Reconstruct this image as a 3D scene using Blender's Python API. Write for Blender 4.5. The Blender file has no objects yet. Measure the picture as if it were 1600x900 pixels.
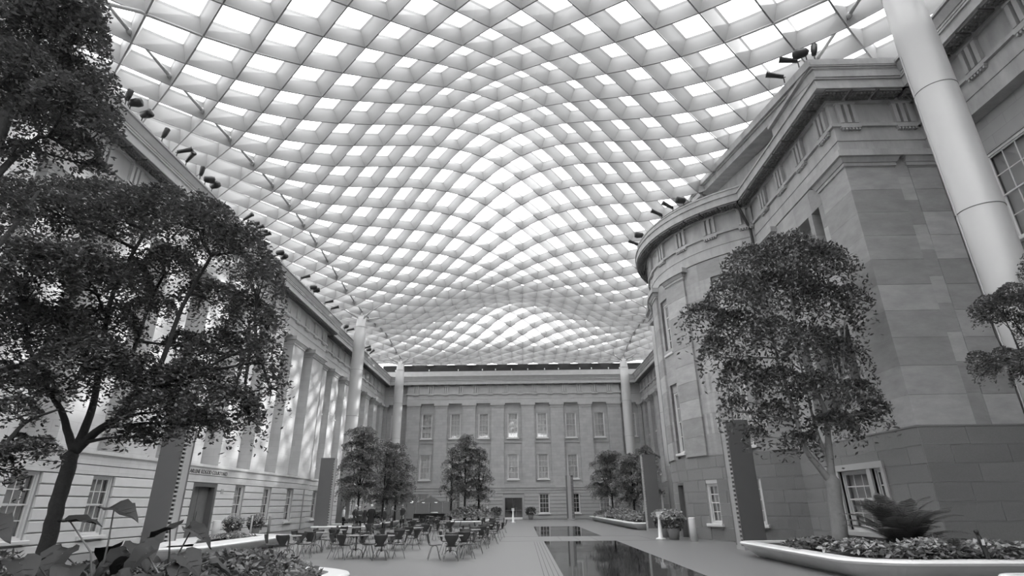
import bpy, bmesh, math, random
import numpy as np
from mathutils import Vector, Matrix

S = bpy.context.scene
COL = S.collection
PI = math.pi
random.seed(7)

# ------------------------------------------------------------------ camera
def setup_camera():
    pitch, yaw, roll = math.radians(21.725), math.radians(0.89), math.radians(-0.538)
    fw = Vector((-math.sin(yaw) * math.cos(pitch), math.cos(yaw) * math.cos(pitch), math.sin(pitch)))
    r0 = Vector((math.cos(yaw), math.sin(yaw), 0))
    u0 = r0.cross(fw)
    r = math.cos(roll) * r0 + math.sin(roll) * u0
    u = -math.sin(roll) * r0 + math.cos(roll) * u0
    cd = bpy.data.cameras.new('camera')
    cd.sensor_width = 36.0
    cd.lens = 849.48 * 36 / 1600
    cd.clip_end = 400
    c = bpy.data.objects.new('camera', cd)
    m = Matrix((r, u, -fw)).transposed().to_4x4()
    m.translation = Vector((0, 0, 1.7))
    c.matrix_world = m
    COL.objects.link(c)
    S.camera = c
setup_camera()

# ------------------------------------------------------------------ sky, sun, exposure
W = bpy.data.worlds.new('sky'); S.world = W; W.use_nodes = True
bg = W.node_tree.nodes['Background']
bg.inputs[0].default_value = (0.985, 0.99, 1.0, 1)
bg.inputs[1].default_value = 5.2
sd = bpy.data.lights.new('sun', 'SUN'); sd.energy = 7.0; sd.angle = math.radians(2.0)
so = bpy.data.objects.new('sun', sd); COL.objects.link(so)
to_sun = Vector((0.90, 0.25, 0.48)).normalized()
so.rotation_euler = to_sun.to_track_quat('Z', 'Y').to_euler()
so.location = (60, 40, 60)
S.view_settings.view_transform = 'Standard'
S.view_settings.look = 'None'
S.view_settings.gamma = 1.0
S.view_settings.exposure = 0.0
S.view_settings.use_curve_mapping = False

# ------------------------------------------------------------------ materials
def g3(v): return (v, v, v, 1)

def mat(name, v, rough=0.7, metal=0.0, var=0.0, scale=3.0, bump=0.0, bscale=40.0, spec=0.5, rnd=0.0, stretch=None):
    m = bpy.data.materials.new(name); m.use_nodes = True
    nt = m.node_tree; b = nt.nodes['Principled BSDF']
    b.inputs['Base Color'].default_value = g3(v)
    b.inputs['Roughness'].default_value = rough
    b.inputs['Metallic'].default_value = metal
    b.inputs['Specular IOR Level'].default_value = spec
    if var or rnd or bump:
        tc = nt.nodes.new('ShaderNodeNewGeometry')
        src = tc.outputs['Position']
        if stretch:
            mp = nt.nodes.new('ShaderNodeMapping'); mp.inputs['Scale'].default_value = stretch
            nt.links.new(src, mp.inputs['Vector']); src = mp.outputs[0]
    if var or rnd:
        n = nt.nodes.new('ShaderNodeTexNoise'); n.inputs['Scale'].default_value = scale
        n.inputs['Detail'].default_value = 6; n.inputs['Roughness'].default_value = 0.65
        nt.links.new(src, n.inputs['Vector'])
        mr = nt.nodes.new('ShaderNodeMapRange')
        mr.inputs[1].default_value = 0.25; mr.inputs[2].default_value = 0.75
        mr.inputs[3].default_value = 1 - var; mr.inputs[4].default_value = 1 + var
        nt.links.new(n.outputs['Fac'], mr.inputs[0])
        out = mr.outputs[0]
        if rnd:
            oi = nt.nodes.new('ShaderNodeObjectInfo')
            m2 = nt.nodes.new('ShaderNodeMapRange')
            m2.inputs[3].default_value = 1 - rnd; m2.inputs[4].default_value = 1 + rnd
            nt.links.new(oi.outputs['Random'], m2.inputs[0])
            mm = nt.nodes.new('ShaderNodeMath'); mm.operation = 'MULTIPLY'
            nt.links.new(out, mm.inputs[0]); nt.links.new(m2.outputs[0], mm.inputs[1]); out = mm.outputs[0]
        mv = nt.nodes.new('ShaderNodeMath'); mv.operation = 'MULTIPLY'; mv.inputs[1].default_value = v
        nt.links.new(out, mv.inputs[0])
        nt.links.new(mv.outputs[0], b.inputs['Base Color'])
    if bump:
        n2 = nt.nodes.new('ShaderNodeTexNoise'); n2.inputs['Scale'].default_value = bscale
        n2.inputs['Detail'].default_value = 4
        nt.links.new(src, n2.inputs['Vector'])
        bp = nt.nodes.new('ShaderNodeBump'); bp.inputs['Strength'].default_value = bump
        bp.inputs['Distance'].default_value = 0.02
        nt.links.new(n2.outputs['Fac'], bp.inputs['Height'])
        nt.links.new(bp.outputs[0], b.inputs['Normal'])
    return m

def ashlar(name, v, axis, bw=1.2, bh=0.45, mort=0.86, var=0.1):
    """fine coursed stone too far away to pick apart; axis: which horizontal world axis runs along the wall"""
    m = mat(name, v, 0.8, var=0.0)
    nt = m.node_tree; b = nt.nodes['Principled BSDF']
    geo = nt.nodes.new('ShaderNodeNewGeometry')
    sp = nt.nodes.new('ShaderNodeSeparateXYZ'); nt.links.new(geo.outputs['Position'], sp.inputs[0])
    ad = nt.nodes.new('ShaderNodeMath'); ad.operation = 'ADD'
    nt.links.new(sp.outputs[0], ad.inputs[0]); nt.links.new(sp.outputs[1], ad.inputs[1])
    cb = nt.nodes.new('ShaderNodeCombineXYZ')
    nt.links.new(ad.outputs[0], cb.inputs[0]); nt.links.new(sp.outputs[2], cb.inputs[1])
    br = nt.nodes.new('ShaderNodeTexBrick')
    br.inputs['Scale'].default_value = 1.0
    br.inputs['Color1'].default_value = g3(v * (1 - var)); br.inputs['Color2'].default_value = g3(v * (1 + var))
    br.inputs['Mortar'].default_value = g3(v * mort)
    br.inputs['Brick Width'].default_value = bw; br.inputs['Row Height'].default_value = bh
    br.inputs['Mortar Size'].default_value = 0.012; br.inputs['Mortar Smooth'].default_value = 0.3
    nt.links.new(cb.outputs[0], br.inputs['Vector'])
    n = nt.nodes.new('ShaderNodeTexNoise'); n.inputs['Scale'].default_value = 1.3; n.inputs['Detail'].default_value = 7
    nt.links.new(geo.outputs['Position'], n.inputs['Vector'])
    mr = nt.nodes.new('ShaderNodeMapRange'); mr.inputs[1].default_value = .3; mr.inputs[2].default_value = .7
    mr.inputs[3].default_value = 0.92; mr.inputs[4].default_value = 1.07
    nt.links.new(n.outputs['Fac'], mr.inputs[0])
    mx = nt.nodes.new('ShaderNodeMix'); mx.data_type = 'RGBA'; mx.blend_type = 'MULTIPLY'; mx.inputs[0].default_value = 1
    nt.links.new(br.outputs['Color'], mx.inputs[6]); nt.links.new(mr.outputs[0], mx.inputs[7])
    nt.links.new(mx.outputs[2], b.inputs['Base Color'])
    return m

def glass(name, tint, gl=0.08, rough=0.03, diffuse=0.0):
    m = bpy.data.materials.new(name); m.use_nodes = True
    nt = m.node_tree; nt.nodes.clear()
    o = nt.nodes.new('ShaderNodeOutputMaterial')
    t = nt.nodes.new('ShaderNodeBsdfTransparent'); t.inputs[0].default_value = g3(tint)
    g = nt.nodes.new('ShaderNodeBsdfGlossy'); g.inputs['Roughness'].default_value = rough
    g.inputs[0].default_value = g3(.9)
    mx = nt.nodes.new('ShaderNodeMixShader'); mx.inputs[0].default_value = gl
    nt.links.new(t.outputs[0], mx.inputs[1]); nt.links.new(g.outputs[0], mx.inputs[2])
    out = mx
    if diffuse:
        d = nt.nodes.new('ShaderNodeBsdfTranslucent'); d.inputs[0].default_value = g3(.9)
        m2 = nt.nodes.new('ShaderNodeMixShader'); m2.inputs[0].default_value = diffuse
        nt.links.new(mx.outputs[0], m2.inputs[1]); nt.links.new(d.outputs[0], m2.inputs[2]); out = m2
    nt.links.new(out.outputs[0], o.inputs[0])
    return m

M = {}
M['stone_left'] = ashlar('limestone left wing', .54, 1, var=.04)
M['stone_left_block'] = mat('limestone rustic block', .60, .8, var=.05, scale=2.0, bump=.15, rnd=.04)
M['joint_left'] = mat('limestone joint', .36, .9)
M['stone_far'] = ashlar('sandstone far wing', .40, 0, bw=.9, bh=.36, var=.06)
M['stone_far_block'] = mat('sandstone rustic block', .41, .8, var=.06, scale=2.0, rnd=.05)
M['joint_far'] = mat('sandstone joint', .22, .9)
M['stone_right'] = ashlar('sandstone right wing', .34, 1, var=.07)
M['stone_right_block'] = mat('sandstone ashlar', .32, .8, var=.2, scale=1.1, bump=.2, bscale=25, rnd=.2, stretch=(1, 1, 2.6))
M['granite'] = mat('granite block', .20, .75, var=.14, scale=28, bump=.25, bscale=60, rnd=.09)
M['mortar_pale'] = mat('pale mortar', .46, .9)
M['cornice'] = mat('weathered cornice stone', .37, .75, var=.26, scale=1.6, rnd=.03, stretch=(1, 1, .35))
M['cornice_left'] = mat('pale cornice stone', .5, .6, var=.12, scale=1.4, stretch=(1, 1, .3))
M['cornice_shade'] = mat('cornice stone painted shaded', .16, .9, var=.2, scale=5)  # darker copy of the stone for mutules, soffit shade put into its colour
M['cornice_far'] = mat('far cornice stone', .42, .75, var=.1, scale=1.6)
M['roof_fin'] = mat('white acoustic fin', .36, .55, var=.03, scale=1.2)
M['steel_edge'] = mat('grey steel edge', .30, .45)
M['canopy_glass'] = glass('canopy glass', .93, .04, diffuse=.2)
M['rod'] = mat('painted rod', .48, .4)
M['column'] = mat('anodised aluminium column', .50, .5, metal=.2, var=.02, scale=.7)
M['column_seam'] = mat('column seam', .12, .6)
M['frame'] = mat('painted window frame', .62, .55)
M['frame_grey'] = mat('grey window frame', .42, .55)
M['pane'] = glass('window glass', .86, .10, .04)
M['blind'] = mat('window blind', .62, .8, var=.05)
M['blind_pale'] = mat('pale curtain', .78, .8, var=.12, scale=8, stretch=(6, 6, .4))
M['dark'] = mat('dark interior', .03, .9)  # flat black standing in for the shade of unlit rooms and canopy gap
M['door'] = mat('bronze door', .16, .45, var=.1)
M['door_glass'] = glass('door glass', .35, .15, .04)
M['pylon'] = mat('dark anodised pylon', .125, .42, var=.04, scale=2)
M['pylon_light'] = mat('pale pylon panel', .36, .45)
M['black'] = mat('matt black', .018, .6)
M['lamp_black'] = mat('black lamp housing', .02, .45)
M['floor'] = mat('granite paving', .17, .38, var=.05, scale=18, spec=.35)
M['floor_slot'] = mat('drain slot', .10, .7)
M['water'] = mat('wet black granite', .030, .035, spec=.6, bump=.01, bscale=3)
M['marble'] = mat('white marble', .78, .28, var=.09, scale=1.6)
M['soil'] = mat('soil', .035, .95, var=.3, scale=10, bump=.4)
M['bark_dark'] = mat('dark bark', .040, .85, var=.25, scale=14, bump=.6, bscale=30)
M['bark_pale'] = mat('pale grey bark', .21, .75, var=.14, scale=10, bump=.3, bscale=30)
M['chair'] = mat('dark stained plywood', .035, .32, var=.06, scale=5)
M['chrome'] = mat('chrome', .62, .14, metal=1.0)
M['chrome_dark'] = mat('satin steel leg', .30, .3, metal=.9)
M['table_top'] = mat('grey table top', .22, .25)
M['table_edge'] = mat('table edge', .5, .3)
M['post'] = mat('white painted post', .68, .45)
M['pot'] = mat('grey planter pot', .33, .6)
M['panel'] = mat('grey partition panel', .19, .6, var=.05)
M['umbrella'] = mat('grey parasol cloth', .04, .8)
M['skin'] = mat('skin', .42, .6)
M['letter'] = mat('bronze lettering', .09, .5)

def leafmat(name, v, trans=.25, rough=.45, rnd=.35):
    m = mat(name, v, rough)
    nt = m.node_tree; b = nt.nodes['Principled BSDF']
    o = nt.nodes['Material Output']
    geo = nt.nodes.new('ShaderNodeNewGeometry')
    mr = nt.nodes.new('ShaderNodeMapRange'); mr.inputs[3].default_value = v * (1 - rnd); mr.inputs[4].default_value = v * (1 + rnd)
    nt.links.new(geo.outputs['Random Per Island'], mr.inputs[0])
    nt.links.new(mr.outputs[0], b.inputs['Base Color'])
    tr = nt.nodes.new('ShaderNodeBsdfTranslucent'); nt.links.new(mr.outputs[0], tr.inputs[0])
    mx = nt.nodes.new('ShaderNodeMixShader'); mx.inputs[0].default_value = trans
    nt.links.new(b.outputs[0], mx.inputs[1]); nt.links.new(tr.outputs[0], mx.inputs[2])
    nt.links.new(mx.outputs[0], o.inputs[0])
    return m
M['leaf_dark'] = leafmat('small dark leaf', .11)
M['leaf_mid'] = leafmat('mid green leaf', .22)
M['leaf_ficus'] = leafmat('glossy fig leaf', .088, rough=.3)
M['leaf_ear'] = leafmat('elephant ear leaf', .024, rough=.6, trans=.15)
M['leaf_ear_black'] = leafmat('black elephant ear leaf', .008, rough=.55, trans=.05)
M['leaf_pale'] = leafmat('pale variegated leaf', .34, rough=.4, rnd=.5)
M['leaf_shrub'] = leafmat('shrub leaf', .15, rnd=.5)
M['leaf_cycad'] = leafmat('palm frond leaflet', .12, rough=.35)

# ------------------------------------------------------------------ mesh helpers
class MB:
    def __init__(s): s.v = []; s.f = []; s.m = []; s.mats = []
    def mi(s, m):
        if m not in s.mats: s.mats.append(m)
        return s.mats.index(m)
    def add(s, vs, fs, m=None):
        n = len(s.v); s.v += [tuple(v) for v in vs]; s.f += [tuple(i + n for i in f) for f in fs]
        k = s.mi(m) if m else 0
        s.m += [k] * len(fs)
    def box(s, x0, x1, y0, y1, z0, z1, m=None):
        s.add([(x0, y0, z0), (x1, y0, z0), (x1, y1, z0), (x0, y1, z0), (x0, y0, z1), (x1, y0, z1), (x1, y1, z1), (x0, y1, z1)],
              [(0, 3, 2, 1), (4, 5, 6, 7), (0, 1, 5, 4), (1, 2, 6, 5), (2, 3, 7, 6), (3, 0, 4, 7)], m)
    def fbox(s, f, u0, u1, z0, z1, d0, d1, n=1, m=None, ch=0.0, d1b=None):
        """box in a wall frame f(u,z,d); d0 back, d1 front; d1b = front depth at the top; ch = chamfer"""
        t = d1 if d1b is None else d1b
        vs = []
        for i in range(n + 1):
            u = u0 + (u1 - u0) * i / n
            if ch:
                uf = min(max(u, u0 + ch), u1 - ch)
                vs += [f(u, z0, d0), f(u, z0, d1 - ch), f(uf, z0 + ch, d1), f(uf, z1 - ch, t), f(u, z1, t - ch), f(u, z1, d0)]
            else:
                vs += [f(u, z0, d0), f(u, z0, d1), f(u, z1, t), f(u, z1, d0)]
        k = 6 if ch else 4
        fs = []
        for i in range(n):
            for j in range(k):
                a = i * k + j; b = i * k + (j + 1) % k
                fs.append((a, b, b + k, a + k))
        fs.append(tuple(range(k))[::-1]); fs.append(tuple(range(n * k, n * k + k)))
        s.add(vs, fs, m)
    def tube(s, pts, rad, n=8, m=None, cap=True):
        pts = [Vector(p) for p in pts]
        if not hasattr(rad, '__len__'): rad = [rad] * len(pts)
        vs = []; prev = None
        for i, p in enumerate(pts):
            if i == 0: t = pts[1] - p
            elif i == len(pts) - 1: t = p - pts[i - 1]
            else: t = pts[i + 1] - pts[i - 1]
            if t.length < 1e-9: t = Vector((0, 0, 1))
            t.normalize()
            if prev is None:
                a = Vector((0, 0, 1)) if abs(t.z) < .9 else Vector((1, 0, 0))
                x = t.cross(a).normalized()
            else:
                x = prev - t * prev.dot(t)
                if x.length < 1e-6: x = t.orthogonal()
                x.normalize()
            prev = x; y = t.cross(x)
            for k in range(n):
                an = 2 * PI * k / n
                vs.append(p + (x * math.cos(an) + y * math.sin(an)) * rad[i])
        fs = []
        for i in range(len(pts) - 1):
            for k in range(n):
                a = i * n + k; b = i * n + (k + 1) % n
                fs.append((a, b, b + n, a + n))
        if cap:
            fs.append(tuple(range(n))[::-1]); e = (len(pts) - 1) * n
            fs.append(tuple(range(e, e + n)))
        s.add(vs, fs, m)
    def lathe(s, cx, cy, prof, n=24, m=None, a0=0, a1=2 * PI):
        vs = []; full = abs(a1 - a0 - 2 * PI) < 1e-6
        c = n if full else n + 1
        for (r, z) in prof:
            for k in range(c):
                an = a0 + (a1 - a0) * k / n
                vs.append((cx + r * math.cos(an), cy + r * math.sin(an), z))
        fs = []
        for i in range(len(prof) - 1):
            for k in range(n):
                k2 = (k + 1) % c if full else k + 1
                fs.append((i * c + k, i * c + k2, (i + 1) * c + k2, (i + 1) * c + k))
        if full:
            fs.append(tuple(range(c))[::-1]); e = (len(prof) - 1) * c; fs.append(tuple(range(e, e + c)))
        s.add(vs, fs, m)
    def build(s, name, m, parent=None, smooth=False, kind=None, loc=None):
        me = bpy.data.meshes.new(name)
        if loc is not None:
            L = Vector(loc); vv = [tuple(Vector(v) - L) for v in s.v]
        else: vv = s.v
        me.from_pydata(vv, [], s.f)
        if s.mats and s.mats != [None] and any(x for x in s.mats):
            for x in s.mats: me.materials.append(x if x else m)
            me.polygons.foreach_set('material_index', s.m)
        else: me.materials.append(m)
        if smooth: me.polygons.foreach_set('use_smooth', [True] * len(me.polygons))
        o = bpy.data.objects.new(name, me); COL.objects.link(o)
        if loc is not None: o.location = loc
        if parent: o.parent = parent
        if kind: o['kind'] = kind
        return o

def tag(o, label=None, cat=None, group=None, kind=None):
    if label: o['label'] = label
    if cat: o['category'] = cat
    if group: o['group'] = group
    if kind: o['kind'] = kind
    return o

def empty(name, loc=(0, 0, 0), rz=0, **k):
    o = bpy.data.objects.new(name, None); o.empty_display_size = .2
    o.location = loc; o.rotation_euler = (0, 0, rz); COL.objects.link(o)
    return tag(o, **k)

def structure(name, label, cat='wall'):
    return empty(name, kind='structure', label=label, cat=cat)

def copy_tree(o, parent=None):
    c = o.copy(); COL.objects.link(c)
    if parent: c.parent = parent
    for ch in o.children: copy_tree(ch, c)
    return c

def np_mesh(name, V, F, m, parent=None, kind='stuff', loc=(0, 0, 0)):
    """V (n,3), F (k,4) quads"""
    me = bpy.data.meshes.new(name)
    V = np.asarray(V, np.float32) - np.asarray(loc, np.float32); F = np.asarray(F, np.int32)
    me.vertices.add(len(V)); me.vertices.foreach_set('co', V.ravel())
    k = F.shape[1]
    me.loops.add(F.size); me.loops.foreach_set('vertex_index', F.ravel())
    me.polygons.add(len(F)); me.polygons.foreach_set('loop_start', np.arange(len(F), dtype=np.int32) * k)
    me.materials.append(m); me.update(calc_edges=True)
    o = bpy.data.objects.new(name, me); COL.objects.link(o)
    o.location = loc
    if parent: o.parent = parent
    if kind: o['kind'] = kind
    return o

# wall frames: u along the wall, z up, d outwards from the wall face into the court
def fX(x0, sgn):  return lambda u, z, d: (x0 + sgn * d, u, z)      # wall whose face is a plane of constant X
def fY(y0, sgn):  return lambda u, z, d: (u, y0 + sgn * d, z)      # wall whose face is a plane of constant Y
ACX, ACY, AR = 15.9, 32.55, 7.25
def fA(u, z, d):                                                  # curved bay; u = arc length from its middle, + towards the camera
    a = PI + u / AR
    return (ACX + (AR + d) * math.cos(a), ACY + (AR + d) * math.sin(a), z)

def holed(mb, f, u0, u1, z0, z1, holes, depth, d=0.0, m=None, du=None):
    us = sorted({u0, u1} | {x for h in holes for x in (h[0], h[1]) if u0 < x < u1})
    if du:
        ex = []
        for a, b in zip(us[:-1], us[1:]):
            k = max(1, int(math.ceil((b - a) / du))); ex += [a + (b - a) * i / k for i in range(1, k)]
        us = sorted(us + ex)
    zs = sorted({z0, z1} | {x for h in holes for x in (h[2], h[3]) if z0 < x < z1})
    def inside(u, z): return any(h[0] < u < h[1] and h[2] < z < h[3] for h in holes)
    for a, b in zip(us[:-1], us[1:]):
        for c, e in zip(zs[:-1], zs[1:]):
            if not inside((a + b) / 2, (c + e) / 2):
                mb.add([f(a, c, d), f(b, c, d), f(b, e, d), f(a, e, d)], [(0, 1, 2, 3)], m)
    for h in holes:
        a, b, c, e = h
        for q in ([(a, c), (b, c)], [(b, c), (b, e)], [(b, e), (a, e)], [(a, e), (a, c)]):
            (p, r), (s_, t) = q
            mb.add([f(p, r, d), f(s_, t, d), f(s_, t, d - depth), f(p, r, d - depth)], [(0, 1, 2, 3)], m)

WN = [0]
def window(f, u0, u1, z0, z1, d, cols=3, rows=2, detail=1, blind='blind', label=None, n=1, frame='frame', sill=True):
    WN[0] += 1
    w = structure('window_%d' % WN[0], label or 'sash window', 'window')
    fr = MB(); t = .09
    fr.fbox(f, u0, u0 + t, z0, z1, d - .12, d + .03, 1); fr.fbox(f, u1 - t, u1, z0, z1, d - .12, d + .03, 1)
    fr.fbox(f, u0 + t, u1 - t, z1 - t, z1, d - .12, d + .03, n); fr.fbox(f, u0 + t, u1 - t, z0, z0 + t, d - .12, d + .05, n)
    fr.build('window_frame', M[frame], w)
    zm = (z0 + z1) / 2; b = .05
    for k, (za, zb, dd) in enumerate(((zm, z1 - t, d - .02), (z0 + t, zm + b, d - .06))):
        s = MB(); ua, ub = u0 + t, u1 - t
        s.fbox(f, ua, ua + b, za, zb, dd - .04, dd); s.fbox(f, ub - b, ub, za, zb, dd - .04, dd)
        s.fbox(f, ua + b, ub - b, za, za + b, dd - .04, dd, n); s.fbox(f, ua + b, ub - b, zb - b, zb, dd - .04, dd, n)
        so_ = s.build('sash', M[frame], w)
        mu = MB(); iu0, iu1, iz0, iz1 = ua + b, ub - b, za + b, zb - b; q = .014 if detail < 2 else .016
        q = max(q, .017)
        for i in range(1, cols):
            x = iu0 + (iu1 - iu0) * i / cols; mu.fbox(f, x - q, x + q, iz0, iz1, dd - .035, dd - .003)
        for j in range(1, rows):
            y = iz0 + (iz1 - iz0) * j / rows; mu.fbox(f, iu0, iu1, y - q, y + q, dd - .034, dd - .004, n)
        mu.build('glazing_bar', M[frame], so_)
        if detail >= 2:
            for i in range(cols):
                for j in range(rows):
                    x0 = iu0 + (iu1 - iu0) * i / cols; x1 = iu0 + (iu1 - iu0) * (i + 1) / cols
                    y0 = iz0 + (iz1 - iz0) * j / rows; y1 = iz0 + (iz1 - iz0) * (j + 1) / rows
                    g = MB(); g.fbox(f, x0 + q, x1 - q, y0 + q, y1 - q, dd - .024, dd - .018); g.build('pane', M['pane'], so_)
        else:
            g = MB(); g.fbox(f, iu0, iu1, iz0, iz1, dd - .024, dd - .018, n); g.build('pane', M['pane'], so_)
    bl = MB(); bl.fbox(f, u0 + t, u1 - t, z0 + t, z1 - t, d - .24, d - .2, n); bl.build('blind', M[blind], w)
    if sill:
        s = MB(); s.fbox(f, u0 - .12, u1 + .12, z0 - .14, z0, d - .1, d + .30, n, ch=.02); s.build('window_sill', M['sillmat'], w)
    return w
# ------------------------------------------------------------------ floor
fl = structure('floor', 'grey granite paving of the courtyard', 'floor')
b = MB(); b.box(-25, 22, -14, 76, -.3, 0); b.build('paving', M['floor'], fl)
b = MB()
for k in range(4): 
    x = .50 + .125 * k
    b.box(x, x + .02, 8, 29.2, .0, .003)
b.build('drain_slot', M['floor_slot'], fl)
b = MB()
for y in (29.75, 33.95): b.box(-1.2, 6.5, y, y + .02, 0, .003)
for x in (-1.2, 6.5): b.box(x, x + .02, 29.75, 33.95, 0, .003)
for x in (1.9, 2.8, 3.7): b.box(x, x + .015, 29.77, 33.95, 0, .003)
b.build('paving_joint', M['floor_slot'], fl)
for (x0, x1, y0, y1, lab) in ((1.0, 4.57, 8.0, 29.6, 'long dark sheet of water on the paving in the foreground'),
                              (.84, 4.45, 34.1, 49.0, 'dark sheet of water on the paving towards the far door'),
                              (-1.5, 6.5, 60.0, 70.5, 'pale wet strip of paving in front of the far door')):
    if 'pale' in lab: continue
    b = MB(); b.box(x0, x1, y0, y1, -.02, .004)
    tag(b.build('reflecting_pool', M['water'], None, loc=((x0 + x1) / 2, y0, 0)), lab, 'pool', 'flush water sheets in the floor')

# ------------------------------------------------------------------ wall helpers
ZC = [0, .46, .88, 1.30, 1.73, 2.15, 2.58, 3.0]

def rustic(wall, f, u0, u1, openings, mb, name='stone_course', d=.05, zs=ZC):
    """horizontal courses with deep joints, cut at each opening"""
    for c, e in zip(zs[:-1], zs[1:]):
        cut = sorted((h[0], h[1]) for h in openings if h[2] < (c + e) / 2 < h[3])
        a = u0
        for (p, q) in cut + [(u1, None)]:
            if p - a > .05:
                k = MB(); k.fbox(f, a, p, c + .022, e - .022, -.02, d, ch=.02); k.build(name, mb, wall)
            a = q

def granite(wall, f, u0, u1, openings, name='stone_block', d=.014, zs=None, bw=2.1, n=1, m='granite', seed=1, zlo=0, rows=7, h=.557, gap=.007):
    rnd = random.Random(seed)
    for r in range(rows):
        c, e = zlo + r * h, zlo + (r + 1) * h
        cut = sorted((o[0], o[1]) for o in openings if o[2] < (c + e) / 2 < o[3])
        cuts = [u0 + (-.5 if r % 2 else 0) * bw * .9]
        while cuts[-1] < u1: cuts.append(cuts[-1] + bw * rnd.uniform(.75, 1.2))
        segs = []; a = u0
        for (p, q) in cut + [(u1, None)]:
            segs.append((a, p)); a = q
        for (sa, sb) in segs:
            if sb is None or sb - sa < .1: continue
            pts = [sa] + [x for x in cuts if sa + .35 < x < sb - .35] + [sb]
            for p, q in zip(pts[:-1], pts[1:]):
                k = MB(); k.fbox(f, p + gap, q - gap, c + gap, e - gap, -.02, d, n=max(1, int(n * (q - p))), ch=.0)
                k.build(name, M[m], wall)

def layers(mb, x0, x1, y0, y1, prof, m=None):
    for (za, zb, da, db) in prof:
        p = [(x0 - da, y0 - da, za), (x1 + da, y0 - da, za), (x1 + da, y1 + da, za), (x0 - da, y1 + da, za)]
        q = [(x0 - db, y0 - db, zb), (x1 + db, y0 - db, zb), (x1 + db, y1 + db, zb), (x0 - db, y1 + db, zb)]
        mb.add(p + q, [(0, 3, 2, 1), (4, 5, 6, 7), (0, 1, 5, 4), (1, 2, 6, 5), (2, 3, 7, 6), (3, 0, 4, 7)], m)

ARCH = [(14.3, 14.88, 0, 0), (14.88, 15.5, .03, .03), (15.5, 15.64, .14, .14)]
FRZ = [(15.64, 16.66, .0, .0)]
CORO = [(16.66, 16.80, .12, .2), (16.80, 16.86, .82, .82), (16.86, 17.22, .8, .8), (17.22, 17.30, .86, .86)]
SIMA = [(17.30, 17.37, .5, .5), (17.36, 17.44, .84, .84), (17.44, 17.50, .80, .80), (17.50, 17.80, .84, .97), (17.80, 17.84, .92, .92), (17.84, 17.93, 1.03, 1.03)]

def trig(wall, f, uc, m, w=.78, n=1):
    """triglyph: three upright bars over a small guttae strip"""
    b = MB()
    for k in (-1, 0, 1):
        b.fbox(f, uc + k * .28 - .08, uc + k * .28 + .08, 15.66, 16.56, 0, .15, n)
    b.fbox(f, uc - w / 2, uc + w / 2, 16.56, 16.66, 0, .17, n)
    t = b.build('triglyph', m, wall)
    b = MB(); b.fbox(f, uc - w / 2, uc + w / 2, 15.42, 15.52, .03, .17, n)
    for k in range(6):
        u = uc - w / 2 + .065 + k * .13; b.fbox(f, u - .035, u + .035, 15.33, 15.42, .03, .15)
    b.build('guttae', m, t)

def mutules(wall, f, u0, u1, step, m, n=1, phase=0):
    u = u0 + phase
    while u < u1:
        b = MB(); b.fbox(f, u - .44, u + .44, 16.70, 16.80, .2, .76, n)
        for i in range(6):
            for j in range(3):
                q = u - .36 + i * .144; b.fbox(f, q - .035, q + .035, 16.64, 16.70, .27 + j * .17, .34 + j * .17)
        b.build('mutule', m, wall); u += step

def pilaster(wall, f, ua, ub, d0, d1, ms, mc, za=3.95, n=1, stones=None, seed=0, cs=1.0):
    p = MB()
    if stones:
        rr = random.Random(seed); z = za; i = 0
        first = None
        nrow = 10; h = (13.62 - za) / nrow
        for k in range(nrow):
            c = MB(); c.fbox(f, ua, ub, z + .004, z + h - .004, d0, d1, n, ch=.006)
            c.build('stone_block', ms, wall); z += h
        p.fbox(f, ua, ub, 13.63, 13.9, d0, d1, n)
        sh = p.build('pilaster', ms, wall)
    else:
        p.fbox(f, ua, ub, za, 13.62, d0, d1, n); p.fbox(f, ua + .01, ub - .01, 13.62, 13.66, d0, d1 - .02, n); p.fbox(f, ua, ub, 13.66, 13.9, d0, d1, n)
        sh = p.build('pilaster', ms, wall)
    c = MB()
    for (z0, z1, e, e2) in ((13.70, 13.84, .05, .05), (13.84, 14.02, .09, .19), (14.02, 14.3, .27, .27)):
        c.fbox(f, ua - e * cs, ub + e * cs, z0, z1, d0, d1 + e * cs, n, d1b=d1 + e2 * cs)
    c.build('capital', mc, sh)
    return sh

# ------------------------------------------------------------------ left wall: projecting pavilion then recessed bays
M['sillmat'] = M['frame']
wl = structure('wall_left', 'long pale stone left wing with deep piers above a rusticated base')
LX = -18.0
fL = fX(LX, 1); fL2 = fX(LX - .55, 1)
core = MB()
gw = [20.5, 24.4, 28.4, 36.5, 40.5, 44.5]
lo = [(c - .66, c + .66, .62, 3.0) for c in gw]; ld = (31.2, 33.7, -.1, 3.0)
holed(core, fL, 13.0, 48.3, 0, 3.0, lo + [ld], .45, d=-.02)
core.build('base_joints', M['joint_left'], wl)
rustic(wl, fL, 13.0, 48.3, lo + [ld], M['stone_left_block'])
core = MB()
gw2 = [51.5, 55.4, 59.4, 63.4, 67.4]
lo2 = [(c - .66, c + .66, .62, 3.0) for c in gw2]
holed(core, fL2, 48.3, 73.2, 0, 3.0, lo2, .45, d=-.02)
core.box(LX - .6, LX - .05, 48.25, 48.3, 0, 3)
core.build('base_joints', M['joint_left'], wl)
rustic(wl, fL2, 48.3, 73.2, lo2, M['stone_left_block'])
b = MB()
for (f, a, c) in ((fL, 13, 48.35), (fL2, 48.35, 73.2)):
    b.fbox(f, a, c, 3.02, 3.38, -1.4, .05); b.fbox(f, a, c, 3.41, 3.76, -1.4, .07)
    b.fbox(f, a, c, 3.82, 3.97, -1.5, .16); b.fbox(f, a, c, 3.76, 3.82, -1.4, .10)
b.build('string_course', M['stone_left'], wl)
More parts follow.
